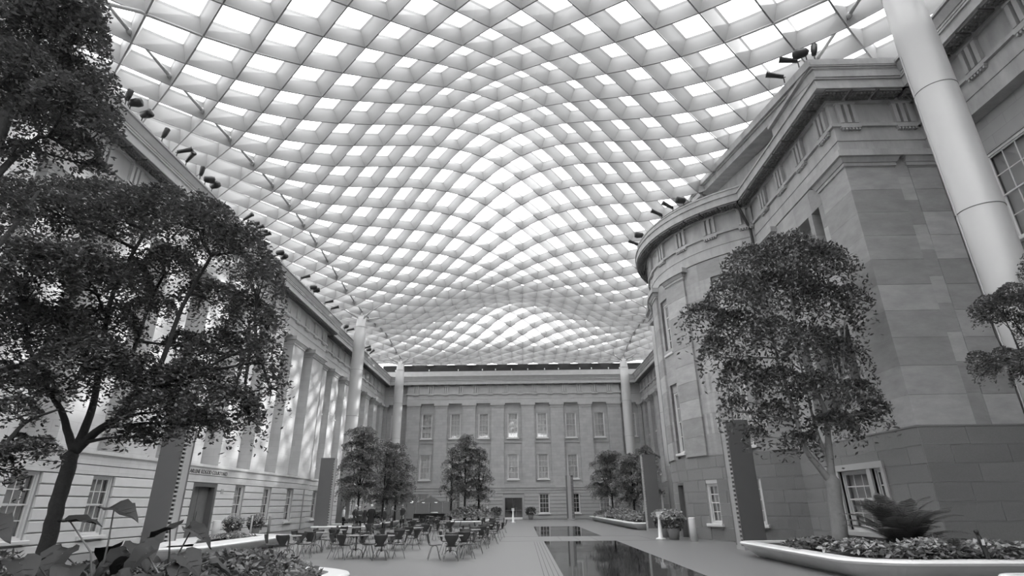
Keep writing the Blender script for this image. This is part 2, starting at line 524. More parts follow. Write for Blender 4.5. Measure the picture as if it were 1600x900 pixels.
# inner wall with two storeys of windows
uh = [(c - .62, c + .62, z0, z1) for c in gw[:3] + [32.5] + gw[3:] for z0, z1 in ((5.0, 7.9), (9.9, 12.9))]
uh2 = [(c - .62, c + .62, z0, z1) for c in gw2 + [71.2] for z0, z1 in ((5.0, 7.9), (9.9, 12.9))]
b = MB()
holed(b, fL, 13, 48.3, 3.9, 14.3, uh, .3, d=-1.25); holed(b, fL2, 48.3, 73.2, 3.9, 14.3, uh2, .3, d=-.62)
b.box(LX - 1.3, LX - .0, 48.2, 48.3, 3.9, 14.3)
b.build('inner_wall', M['stone_left'], wl)
for c in [14.45, 18.45, 22.45, 26.4, 30.4, 34.5, 38.5, 42.5]:
    pilaster(wl, fL, c - 1.1, c + 1.1, -1.25, 0, M['stone_left'], M['stone_left'])
pilaster(wl, fL, 45.6, 48.3, -1.25, 0, M['stone_left'], M['stone_left'])
for c in [50.0, 53.45, 57.4, 61.4, 65.4, 69.4, 72.6]:
    pilaster(wl, fL2, c - .85, c + .85, -.62, 0, M['stone_left'], M['stone_left'])
# entablature
b = MB(); layers(b, -30, LX, 13, 48.3, ARCH + FRZ); layers(b, -30, LX - .55, 40, 76, ARCH + FRZ)
b.build('frieze', M['cornice_left'], wl)
b = MB(); layers(b, -30, LX, 10, 48.3, CORO + SIMA); layers(b, -30, LX - .55, 40, 76, CORO + SIMA)
b.build('cornice', M['cornice_left'], wl)
b = MB(); b.box(-30, LX + .96, 10, 49.2, 17.93, 18.0); b.box(-30, LX + .4, 49.2, 76, 17.93, 18.0); b.build('gutter', M['lamp_black'], wl)
for k in range(18): trig(wl, fL, 13.4 + 2.0 * k, M['cornice_left'])
for k in range(12): trig(wl, fL2, 49.8 + 2.0 * k, M['cornice_left'])
mutules(wl, fL, 13.4, 49.2, 1.0, M['cornice_shade']); mutules(wl, fL2, 49.8, 73, 1.0, M['cornice_shade'])
for c in gw: window(fL, c - .66, c + .66, .66, 3.0, -.12, cols=3, rows=2, detail=2 if c < 30 else 1, blind='blind' if c < 30 else 'blind_pale', label='ground floor sash window in the left wing')
for c in gw2: window(fL2, c - .66, c + .66, .66, 3.0, -.12, label='small ground floor window of the left wing beyond the pavilion', blind='blind_pale')
for h in uh + uh2:
    f, d = (fL, -1.35) if h in uh else (fL2, -.72)
    window(f, h[0], h[1], h[2], h[3], d, blind='blind_pale', label='upper sash window between the piers of the left wing')
# door to the courtyard, inscription, plaque, downpipe
d1 = structure('door_1', 'tall dark double door under the carved inscription in the left wing', 'door')
b = MB(); b.fbox(fL, 31.2, 31.42, 0, 3.0, -.5, .02); b.fbox(fL, 33.48, 33.7, 0, 3.0, -.5, .02); b.fbox(fL, 31.42, 33.48, 2.78, 3.0, -.5, .02); b.build('door_frame', M['pylon'], d1)
for a, c in ((31.43, 32.44), (32.46, 33.47)):
    b = MB(); b.fbox(fL, a, c, .02, 2.77, -.38, -.32, ch=.01); lf = b.build('door_leaf', M['door'], d1)
    h = MB(); q = 32.36 if a < 32 else 32.54; h.tube([fL(q, .8, -.26), fL(q, 1.5, -.26)], .02); h.build('handle', M['chrome_dark'], lf)
def text3d(txt, f, u, z, d, size, m, name, parent=None, rx=None, along=(0, 1, 0), ext=.01):
    c = bpy.data.curves.new(name, 'FONT'); c.body = txt; c.size = size; c.extrude = ext; c.align_x = 'LEFT'
    c.offset = .004
    o0 = bpy.data.objects.new(name, c); COL.objects.link(o0)
    bpy.context.view_layer.update()
    me = bpy.data.meshes.new_from_object(o0.evaluated_get(bpy.context.evaluated_depsgraph_get()))
    bpy.data.objects.remove(o0)
    o = bpy.data.objects.new(name, me); COL.objects.link(o); me.materials.clear(); me.materials.append(m)
    A = Vector(along).normalized(); Z = Vector((0, 0, 1)); N = A.cross(Z)
    mt = Matrix((A, Z, N)).transposed().to_4x4(); mt.translation = Vector(f(u, z, d))
    if parent: o.parent = parent
    o.matrix_world = mt
    return o
text3d('THE ROBERT AND ARLENE KOGOD COURTYARD', fL, 28.1, 3.47, .075, .285, M['letter'], 'inscription', wl)
b = MB(); b.fbox(fL, 34.15, 34.45, 2.45, 2.72, .05, .07, ch=.005); b.build('plaque', M['frame_grey'], wl)
b = MB(); b.tube([fL(47.2, 3.0, .09), fL(47.2, 0, .09)], .05); b.build('downpipe', M['pylon_light'], wl)

# ------------------------------------------------------------------ far wall
FY = 73.0
wb = structure('wall_back', 'far wing with flat pilasters, triglyph frieze and three storeys of windows')
fB = fY(FY, -1)
bays = [-12.6, -8.8, -5.05, -1.2, 2.65, 6.45, 10.2]
pils = [-14.35, -10.68, -6.98, -3.2, .81, 4.63, 8.4, 12.18]
gh = [(c - .66, c + .66, .62, 3.0) for c in bays if abs(c + 1.2) > .1] + [(-2.55, .15, -.1, 2.9)]
side = [-17.0, 14.6]
b = MB(); holed(b, fB, -15.3, 13.1, 0, 3.0, gh, .4, d=-.02); b.build('base_joints', M['joint_far'], wb)
rustic(wb, fB, -15.3, 13.1, gh, M['stone_far_block'])
fB2 = fY(FY + .7, -1)
for (a, c, s) in ((-18.6, -15.3, -17.0), (13.1, 16.1, 14.6)):
    hh = [(s - .6, s + .6, .62, 3.0)]
    b = MB(); holed(b, fB2, a, c, 0, 3.0, hh, .4, d=-.02); b.build('base_joints', M['joint_far'], wb)
    rustic(wb, fB2, a, c, hh, M['stone_far_block'])
    window(fB2, s - .6, s + .6, .66, 3.0, -.12, blind='blind_pale', label='ground floor window in a corner bay of the far wing')
    hu = [(s - .58, s + .58, z0, z1) for z0, z1 in ((4.85, 7.75), (9.95, 13.0))]
    b = MB(); holed(b, fB2, a, c, 3.9, 14.3, hu, .3, d=-.35); b.fbox(fB2, a, c, 9.2, 9.34, -.4, -.25); b.fbox(fB2, a, c, 3.0, 3.95, -.5, .08)
    b.build('corner_bay', M['stone_far'], wb)
    for h in hu: window(fB2, *h, -.45, blind='blind_pale', label='upper window in a corner bay of the far wing')
b = MB()
b.fbox(fB, -15.3, 13.1, 3.02, 3.3, -.8, .05); b.fbox(fB, -15.3, 13.1, 3.34, 3.62, -.8, .07); b.fbox(fB, -15.3, 13.1, 3.66, 3.86, -.8, .12)
b.fbox(fB, -15.3, 13.1, 3.86, 3.95, -.8, .06); b.build('string_course', M['stone_far'], wb)
hu = [(c - .70, c + .70, z0, z1) for c in bays for z0, z1 in ((4.7, 7.75), (9.8, 13.05))]
b = MB(); holed(b, fB, -15.3, 13.1, 3.9, 14.3, hu, .3, d=-.38)
b.fbox(fB, -15.3, 13.1, 3.9, 4.15, -.5, -.05)
b.fbox(fB, -15.3, -15.2, 0, 14.3, -.9, -.02); b.fbox(fB, 13.0, 13.1, 0, 14.3, -.9, -.02)
b.build('bay_wall', M['stone_far'], wb)
b = MB()
for c in bays: b.fbox(fB, c - 1.1, c + 1.1, 9.2, 9.34, -.4, -.28)
b.build('sill_band', M['cornice_far'], wb)
for c in pils: pilaster(wb, fB, c - .84, c + .84, -.4, 0, M['stone_far'], M['cornice_far'], cs=.5)
for x in (-18.35, 15.75): pilaster(wb, fB2, x - .25, x + .25, -.4, 0, M['stone_far'], M['cornice_far'])
for h in hu: window(fB, *h, -.48, blind='blind_pale', label='upper sash window of the far wing')
for h in gh[:-1]:
    window(fB, h[0], h[1], .66, 3.0, -.12, blind='blind_pale' if h[0] < 1 else ('blind' if h[0] > 9 else 'dark'), label='ground floor sash window of the far wing')  # windows given the black blind have room darkness painted behind the glass
b = MB(); layers(b, -15.3, 13.1, FY, 80, ARCH + FRZ); layers(b, -20, 18, FY + .55, 80, ARCH + FRZ); b.build('frieze', M['cornice_far'], wb)
b = MB(); layers(b, -20, 18, FY + .4, 80, CORO + SIMA)
b.build('cornice', M['cornice_far'], wb)
b = MB(); b.box(-20, 18, FY - .1, FY + 1, 17.9, 18.65); b.build('parapet', M['cornice_far'], wb)
for k in range(14): trig(wb, fB, -14.2 + 2.0 * k, M['cornice_far'])
mutules(wb, fY(FY + .4, -1), -17.2, 15, 1.0, M['cornice_shade'])
gap = structure('trim_1', 'black strip painting shade into the gap between far parapet and canopy edge', 'trim')
b = MB(); b.box(-19, 17, 73.3, 73.5, 18.6, 19.62); b.build('painted_gap_shade', M['dark'], gap)  # solid black strip imitates shade between parapet and canopy
for i, x in enumerate([-17.2, -12.6, -8.6, -5.3, -3.5, -1.3, .9, 3.2, 5.1, 8.0, 9.6, 11.9, 13.4]):
    k = MB(); k.lathe(x, 73.15, [(.03, 18.75), (.07, 18.8), (.07, 18.95), (.03, 19.0)], 8)
    k.build('gap_light', M['post'], gap)
# far door
d2 = structure('door_2', 'dark glazed double door in the middle of the far wing', 'door')
b = MB(); b.fbox(fB, -2.55, -2.3, 0, 2.9, -.4, .06); b.fbox(fB, -.1, .15, 0, 2.9, -.4, .06); b.fbox(fB, -2.3, -.1, 2.5, 2.9, -.4, .04); b.build('door_frame', M['pylon_light'], d2)
b = MB(); b.fbox(fB, -2.3, -.1, 0, 2.5, -.6, -.55); b.build('painted_gloom', M['dark'], d2)  # black sheet painted as the unlit room behind the door
for a, c in ((-2.28, -1.22), (-1.18, -.12)):
    b = MB()
    for (p, q, r, s) in ((a, a + .07, .02, 2.48), (c - .07, c, .02, 2.48), (a + .07, c - .07, 2.4, 2.48), (a + .07, c - .07, .02, .2), (a + .07, c - .07, 1.0, 1.08)):
        b.fbox(fB, p, q, r, s, -.3, -.24)
    lf = b.build('door_leaf', M['pylon'], d2)
    g = MB(); g.fbox(fB, a + .07, c - .07, .2, 2.4, -.28, -.27); g.build('pane', M['door_glass'], lf)
b = MB(); b.fbox(fB, -2.3, -.1, 0, .22, -.2, .35, ch=.02); b.build('door_step', M['marble'], d2)

# ------------------------------------------------------------------ right wall: recessed wing and pavilion with curved bay
RX = 12.6; RY0, RY1 = 18.0, 47.0
wr = structure('wall_right', 'recessed right wing seen past both ends of the pavilion')
fR = fX(16.0, -1)
rh = [(c - 1.15, c + 1.15, z0, z1) for c in (15.4,) for z0, z1 in ((4.9, 7.8), (9.7, 13.0))]
rh2 = [(c - .62, c + .62, z0, z1) for c in (51.5, 55.4, 59.4, 63.4, 67.4, 71.2) for z0, z1 in ((4.9, 7.8), (9.9, 12.9))]
b = MB(); holed(b, fR, 2, 18.6, 3.9, 14.3, rh, .3, d=-.5); holed(b, fR, 46.5, 74, 3.9, 14.3, rh2, .3, d=-.4)
b.build('wing_wall', M['stone_right'], wr)
b = MB(); holed(b, fR, 2, 18.6, 0, 3.9, [(14.2, 16.4, .66, 2.9)], .4, d=-.02); holed(b, fR, 46.5, 74, 0, 3.9, [(c - .6, c + .6, .66, 2.9) for c in (51.5, 55.4, 59.4, 63.4, 67.4)], .4, d=-.02)
b.build('base_joints', M['mortar_pale'], wr)
granite(wr, fR, 8, 18.6, [(14.2, 16.4, .66, 2.9)], seed=3, bw=1.9)
granite(wr, fR, 46.5, 74, [(c - .6, c + .6, .66, 2.9) for c in (51.5, 55.4, 59.4, 63.4, 67.4)], seed=4, bw=2.4)
for (a, c) in ((11.0, 12.8),): pilaster(wr, fR, a, c, -.5, 0, M['stone_right_block'], M['cornice'])
for c in (49.6, 53.45, 57.4, 61.4, 65.4, 69.4, 72.6): pilaster(wr, fR, c - .85, c + .85, -.4, 0, M['stone_right'], M['cornice'])
for h in rh: window(fR, *h, -.58, cols=4, rows=2, detail=1, blind='blind', label='wide upper window of the right wing behind the big column')
for h in rh2: window(fR, *h, -.5, blind='blind_pale', label='upper sash window of the right wing beyond the pavilion')
window(fR, 14.2, 16.4, .66, 2.9, -.12, blind='blind', label='ground floor window of the near right wing')
for c in (51.5, 55.4, 59.4, 63.4, 67.4): window(fR, c - .6, c + .6, .66, 2.9, -.12, blind='blind_pale', label='ground floor window of the right wing beyond the pavilion')
b = MB(); layers(b, 16, 30, 0, 76, ARCH + FRZ); b.build('frieze', M['cornice'], wr)
b = MB(); layers(b, 16, 30, 0, 76, CORO + SIMA); b.build('cornice', M['cornice'], wr)
for k in range(8): trig(wr, fR, 3.0 + 2.0 * k, M['cornice'])
for k in range(13): trig(wr, fR, 48.4 + 2.0 * k, M['cornice'])
mutules(wr, fR, 3.0, 17, 1.0, M['cornice_shade']); mutules(wr, fR, 48.4, 73, 1.0, M['cornice_shade'])
b = MB(); b.add([(17.2, -14, 17.9), (27, -14, 26.3), (36, -14, 17.9), (17.2, 76, 17.9), (27, 76, 26.3), (36, 76, 17.9)], [(0, 1, 4, 3), (1, 2, 5, 4), (0, 2, 1), (3, 4, 5)])
b.build('roof', M['pylon_light'], wr)  # unseen roof, ridge raised to keep sun off the left wing's base
b = MB(); b.box(17.4, 30, -14, 76, 0, 17.9); b.build('wall_core', M['joint_far'], wr)

wp = structure('wall_right_pavilion', 'sandstone pavilion on a granite base on the right, with pediment and strong corner pier')
fP = fX(RX, -1); fS = fY(RY0, -1)
ph = [(c0, c1, z0, z1) for z0, z1 in ((4.9, 7.9), (9.7, 12.8)) for c0, c1 in ((20.25, 20.85), (21.15, 23.05), (23.35, 23.95))]
pg = [(20.3, 20.9, .7, 2.8), (21.15, 23.05, .7, 2.8), (23.3, 23.9, .7, 2.8)]
b = MB(); holed(b, fP, 19.8, 27.0, 3.9, 14.3, ph, .3, d=-.65)
b.fbox(fP, 38, 47, 3.9, 14.3, -.6, -.45)
b.fbox(fS, 14.4, 16.6, 3.9, 14.3, -1.1, -.7)
b.build('bay_wall', M['stone_right_block'], wp)
granite(wp, fP, 19.9, 24.2, ph, d=-.62, m='stone_right_block', seed=11, zlo=3.95, rows=10, h=1.03, bw=1.3, gap=.003)
granite(wp, fS, 14.5, 15.0, [], d=-.67, m='stone_right_block', seed=12, zlo=3.95, rows=10, h=1.03, bw=1.3, gap=.003)
for k in range(10):     # corner pier in single big stones
    h = (13.62 - 3.95) / 10; z = 3.95 + k * h
    c = MB(); c.fbox(fS, RX, 14.5, z + .003, z + h - .003, -1.9, 0, ch=.006); c.build('stone_block', M['stone_right_block'], wp)
c = MB(); c.fbox(fS, RX + .01, 14.49, 13.62, 13.66, -1.9, -.02); c.fbox(fS, RX, 14.5, 13.66, 13.78, -1.9, 0)
sh = c.build('pilaster', M['stone_right_block'], wp)
c = MB()
for (z0, z1, e, e2) in ((13.70, 13.84, .05, .05), (13.84, 14.02, .09, .19), (14.02, 14.3, .29, .29)):
    layers(c, RX, 14.5, RY0, RY0 + 1.9, [(z0, z1, e, e2)])
c.build('capital', M['cornice'], sh)
pilaster(wp, fS, 15.0, 16.1, -.8, -.0, M['stone_right_block'], M['cornice'], stones=True)
pilaster(wp, fP, 24.2, 26.0, -.7, 0, M['stone_right_block'], M['cornice'], stones=True)
pilaster(wp, fP, 45.1, 47.0, -1.9, 0, M['stone_right_block'], M['cornice'])
b = MB(); holed(b, fP, RY0 - .02, 27, 0, 3.9, pg, .4, d=-.0); b.fbox(fP, 38, 47.05, 0, 3.9, -.3, 0); b.fbox(fS, RX, 16.6, 0, 3.9, -.3, 0)
b.build('base_joints', M['mortar_pale'], wp)
granite(wp, fP, RY0 - .012, 26.6, pg, seed=5)
granite(wp, fS, RX - .012, 16.2, [], seed=6, bw=1.8)
granite(wp, fP, 38.4, 47.0, [], seed=7)
b = MB(); b.box(RX - .03, 17, RY0 - .03, RY1 + .03, 3.9, 3.955); b.build('base_ledge', M['granite'], wp)
for h in ph: window(fP, *h, -.76, cols=1 if h[1] - h[0] < 1 else 3, rows=2, detail=1, blind='blind_pale', label='part of the tripartite window in the pavilion above the fig tree', sill=False)
for h in pg: window(fP, *h, -.1, cols=1 if h[1] - h[0] < 1 else 3, rows=2, detail=2 if h[1] - h[0] > 1 else 1, blind='blind', label='part of the tripartite ground floor window behind the fig tree trunk', sill=False)
b = MB(); b.fbox(fP, 20.1, 24.1, .5, .68, -.1, .2, ch=.02); b.build('window_ledge', M['frame_grey'], wp)
b = MB()
for (a, c) in ((20.12, 20.3), (20.9, 21.15), (23.05, 23.3), (23.9, 24.08)): b.fbox(fP, a, c, .68, 2.8, -.2, .08)
b.fbox(fP, 20.1, 24.1, 2.8, 3.02, -.2, .1); b.build('window_surround', M['frame_grey'], wp)
b = MB(); layers(b, RX, 30, RY0, RY1, ARCH + FRZ); b.build('frieze', M['cornice'], wp)
b = MB(); layers(b, RX, 30, RY0, RY1, CORO); b.build('cornice', M['cornice'], wp)
b = MB()   # horizontal gutter only on the returns; on the front it climbs as the pediment
b.fbox(fS, RX - .78, 30, 17.3, 17.8, -3, .78, d1b=.98); b.fbox(fS, RX - .95, 30, 17.8, 17.95, -3, 1.02)
b.build('return_cornice', M['cornice'], wp)
YM = 32.5; ZA = 21.3
def rake(b, y0, y1, dx0, dx1, t0, t1, z0=17.3):
    """sloping strip of the pediment between heights t0,t1 above the slope line"""
    for (ya, za, yb, zb) in ((y0, z0, YM, ZA - .7), (YM, ZA - .7, y1, z0)):
        vs = []
        for (y, z) in ((ya, za), (yb, zb)):
            vs += [(RX - dx1, y, z + t0), (RX + 4, y, z + t0), (RX + 4, y, z + t1), (RX - dx1, y, z + t1)]
        b.add(vs, [(0, 1, 2, 3), (4, 7, 6, 5), (0, 4, 5, 1), (1, 5, 6, 2), (2, 6, 7, 3), (3, 7, 4, 0)])
b = MB(); rake(b, RY0 - .9, RY1 + .9, 0, .8, .0, .36); rake(b, RY0 - .95, RY1 + .95, 0, .88, .36, .44); rake(b, RY0 - 1.0, RY1 + 1.0, 0, 1.0, .44, .8)
b.build('raking_cornice', M['cornice'], wp)
b = MB(); b.add([(RX + .05, RY0 - .3, 17.25), (RX + .05, RY1 + .3, 17.25), (RX + .05, YM, ZA - .6), (RX + 4, RY0 - .3, 17.25), (RX + 4, RY1 + .3, 17.25), (RX + 4, YM, ZA - .6)], [(0, 1, 2), (3, 5, 4), (0, 3, 4, 1), (1, 4, 5, 2), (2, 5, 3, 0)])
b.build('tympanum', M['cornice'], wp)
for k in range(5): trig(wp, fP, 18.6 + 1.95 * k, M['cornice'])
for k in range(2): trig(wp, fS, 13.2 + 2.2 * k, M['cornice'])
mutules(wp, fP, 17.9, 27, 1.0, M['cornice_shade']); mutules(wp, fS, 12.6, 16, 1.05, M['cornice_shade'])
b = MB(); b.tube([fP(26.25, .1, .14), fP(26.25, 13.0, .14), fP(26.15, 15.3, .2), fP(25.9, 16.6, .75), fP(25.9, 17.1, .95)], .075); b.build('downpipe', M['lamp_black'], wp)

wa = structure('wall_right_apse', 'curved bay of the pavilion on a granite base')
ang = lambda deg: math.radians(deg + 180) * AR      # deg measured like atan2, -180 = towards the court
aw = [(-171, 3.6), (-135, 3.6), (-207, 3.6)]
ah = [(ang(c - w), ang(c + w), z0, z1) for c, w in aw for z0, z1 in ((4.25, 7.6), (9.9, 13.0))]
ag = [(ang(-179.5), ang(-171.5), 0.0, 2.75), (ang(-138.5), ang(-131.5), .75, 2.85), (ang(-155.5), ang(-149.5), .75, 2.6)]
A0, A1 = ang(-234), ang(-112)
b = MB(); holed(b, fA, A0, A1, 3.9, 14.3, ah, .35, d=-.16, du=.35); b.build('bay_wall', M['stone_right_block'], wa)
granite(wa, fA, ang(-164.8), ang(-117), ah, d=-.13, m='stone_right_block', seed=21, zlo=3.95, rows=10, h=1.03, bw=1.7, n=3, gap=.003)
granite(wa, fA, ang(-186), ang(-164.8), ah, d=-.13, m='stone_right_block', seed=22, zlo=3.95, rows=10, h=1.03, bw=1.5, n=3, gap=.003)
b = MB(); holed(b, fA, A0, A1, 0, 3.95, ag, .5, d=-.0, du=.35); b.build('base_joints', M['mortar_pale'], wa)
granite(wa, fA, ang(-215), ang(-116), ag, seed=8, n=3, bw=1.35, d=.02)
b = MB(); b.lathe(ACX, ACY, [(AR - .5, 3.88), (AR + .03, 3.9), (AR + .03, 3.955), (AR - .5, 3.96)], 96); b.build('base_ledge', M['granite'], wa)
for (c, w) in ((-158.6, 6.5), (-183, 5.5), (-197, 5), (-121, 4.5)):
    pilaster(wa, fA, ang(c - w), ang(c + w), -.3, .10, M['stone_right_block'], M['cornice'], n=8, stones=(c > -190))
for h in ah: window(fA, *h, -.22, cols=3, rows=2, n=4, blind='blind_pale', label='tall sash window in the curved bay')
window(fA, *ag[1], -.1, cols=2, rows=2, n=4, blind='blind', label='ground floor window of the curved bay right of the dark pylon')
window(fA, *ag[2], -.1, cols=2, rows=2, n=4, blind='blind', label='ground floor window of the curved bay left of the dark pylon')
d3 = structure('door_3', 'dark door at the foot of the curved bay', 'door')
h = ag[0]
b = MB(); b.fbox(fA, h[0], h[0] + .12, 0, 2.75, -.4, .02); b.fbox(fA, h[1] - .12, h[1], 0, 2.75, -.4, .02); b.fbox(fA, h[0] + .12, h[1] - .12, 2.6, 2.75, -.4, .02, 3); b.build('door_frame', M['pylon'], d3)
b = MB(); b.fbox(fA, h[0] + .12, h[1] - .12, .03, 2.6, -.36, -.3, 3)
for z in (.3, 1.1, 1.9): b.fbox(fA, h[0] + .22, h[1] - .22, z, z + .6, -.32, -.27, 3, ch=.02)
b.build('door_leaf', M['door'], d3)
def ring(prof, m, name, par):
    b = MB()
    for (za, zb, da, db) in prof: b.lathe(ACX, ACY, [(AR + da, za), (AR + db, zb)], 128)
    return b.build(name, m, par)
ring(ARCH + FRZ, M['cornice'], 'frieze', wa)
ring(CORO + [(17.30, 17.62, .70, .70), (17.62, 17.7, .74, .74)], M['cornice'], 'cornice', wa)
for k in range(-5, 8): trig(wa, fA, k * 1.95 - .2, M['cornice'], n=2)
mutules(wa, fA, ang(-215), ang(-118), .95, M['cornice_shade'], n=2)

# wall behind the camera closes the court
wf = structure('wall_front', 'near wing of the court behind the viewer')
b = MB(); b.box(-25, 22, -13, -11.5, 0, 18); b.build('wing_wall', M['stone_far'], wf)
b = MB(); b.box(-31, -20.4, -13, 76, 0, 17.9); b.box(-31, 31, 74.4, 84, 0, 17.9)
b.build('wall_core', M['joint_far'], wf)
# ------------------------------------------------------------------ undulating canopy
XL, XR, YC = -15.284, 12.927, 49.5
HX, HY = (XR - XL) / 20, 1.282          # half steps of the diagonal grid
XM, HW = (XL + XR) / 2, (XR - XL) / 2
def cosint(k, y):
    if y <= k[0][0]: return k[0][1]
    for (a, za), (b_, zb) in zip(k[:-1], k[1:]):
        if y <= b_:
            t = (1 - math.cos(PI * (y - a) / (b_ - a))) / 2
            return za + (zb - za) * t
    return k[-1][1]
KC = [(-11, 19.5), (-4.35, 19.8), (4.6, 22.4), (13.6, 21.3), (31.55, 25.15), (49.5, 21.3), (58.5, 22.6), (67.45, 19.8), (74, 19.62)]
KE = [(-11, 19.5), (-4.35, 18.8), (4.6, 19.5), (13.6, 18.8), (31.55, 20.0), (49.5, 18.8), (58.5, 19.5), (67.45, 18.8), (74, 19.6)]
def ZF(x, y):
    u = abs(x - XM) / HW
    e, c = cosint(KE, y), cosint(KC, y)
    if u <= 1: return e + (c - e) * math.cos(PI * u / 2) ** 2
    return e + .55 * min(1, (u - 1) / .4)
FD = .76
def SN(x, y):
    h = .05
    n = Vector((-(ZF(x + h, y) - ZF(x - h, y)) / (2 * h), -(ZF(x, y + h) - ZF(x, y - h)) / (2 * h), 1)); return n.normalized()
roof = structure('ceiling', 'undulating white diagrid canopy glazed with clear panes', 'ceiling')
I0, I1, J0, J1 = -4, 24, -43, 19
def node(i, j):
    x = XL + i * HX; y = YC + j * HY; return x, y, ZF(x, y)
def near_key(i, j):
    x, y, z = node(i, j); return math.hypot(x, y, z - 1.7) if y > 2 else 999
lines = []
for s in (1, -1):
    for c in range(-80, 80):
        if c % 2: continue
        pts = [(i, c + s * i) for i in range(I0, I1 + 1) if J0 <= c + s * i <= J1]
        if len(pts) > 1: lines.append(pts)
for pts in lines:
    fin = MB(); P = [Vector(node(i, j)) for i, j in pts]
    dr = (P[-1] - P[0]); dr.z = 0; dr.normalize(); nn = Vector((-dr.y, dr.x, 0))
    # subdivide so the beam follows the curve
    Q = []
    for a, c in zip(pts[:-1], pts[1:]):
        for t in (0, .5):
            x = XL + (a[0] + (c[0] - a[0]) * t) * HX; y = YC + (a[1] + (c[1] - a[1]) * t) * HY; Q.append(Vector((x, y, ZF(x, y))))
    Q.append(P[-1])
    prof = [(-.03, .025), (-.17, FD - .10), (-.215, FD), (.215, FD), (.17, FD - .10), (.03, .025)]
    vs = []; fs = []
    NQ = []
    for i_, q in enumerate(Q):
        t_ = (Q[min(i_ + 1, len(Q) - 1)] - Q[max(i_ - 1, 0)]).normalized(); s_ = SN(q.x, q.y); w_ = s_.cross(t_).normalized(); NQ.append((w_, s_))
    for q, (w_, s_) in zip(Q, NQ):
        for (a, z) in prof: vs.append(q + w_ * a + s_ * z)
    k = len(prof)
    for r in range(len(Q) - 1):
        for t in range(k): fs.append((r * k + t, r * k + (t + 1) % k, (r + 1) * k + (t + 1) % k, (r + 1) * k + t))
    fs.append(tuple(range(k))); fs.append(tuple(range(len(Q) * k - k, len(Q) * k))[::-1])
    fin.add(vs, fs, M['roof_fin'])
    vs = []; fs = []; pe = [(-.032, 0), (-.03, .03), (.03, .03), (.032, 0)]
    for q, (w_, s_) in zip(Q, NQ):
        for (a, z) in pe: vs.append(q + w_ * a + s_ * z)
    for r in range(len(Q) - 1):
        for t in range(4): fs.append((r * 4 + t, r * 4 + (t + 1) % 4, (r + 1) * 4 + (t + 1) % 4, (r + 1) * 4 + t))
    fin.add(vs, fs, M['steel_edge'])
    fin.build('roof_beam', M['roof_fin'], roof)
# panes
cells = [(i, j) for i in range(I0 + 1, I1) for j in range(J0 + 1, J1) if (i + j) % 2 == 1]
def pane_geo(i, j):
    vs = []
    for (a, c) in ((-1, 0), (0, -1), (1, 0), (0, 1)):
        x, y, z = node(i + a * .94, j + c * .94); vs.append(tuple(Vector((x, y, z)) + SN(x, y) * (FD + .01)))
    return vs
cells.sort(key=lambda t: near_key(*t))
for n_, (i, j) in enumerate(cells[:300]):
    v = pane_geo(i, j); b = MB(); b.add(v, [(0, 1, 2, 3)]); b.build('roof_pane', M['canopy_glass'], roof)
b = MB()
for (i, j) in cells[300:]: b.add(pane_geo(i, j), [(0, 1, 2, 3)])
b.build('roof_pane', M['canopy_glass'], roof, kind='stuff')
# tie rods along the two column lines
for i in (0, 20):
    for j in range(-36, 14, 2):
        if (j % 14) == 0 and False: continue
        a, c = Vector(node(i, j)), Vector(node(i, j + 2))
        if j % 14 == 12 or j % 14 == 0 and j in (0, -28): pass
        b = MB(); b.tube([a + Vector((0, .15, .5)), c + Vector((0, -.1, .34))], .07, 8)
        b.tube([c + Vector((0, -.34, .36)), c + Vector((0, -.05, .33))], .11, 8)
        b.build('tie_rod', M['rod'], roof, smooth=True)

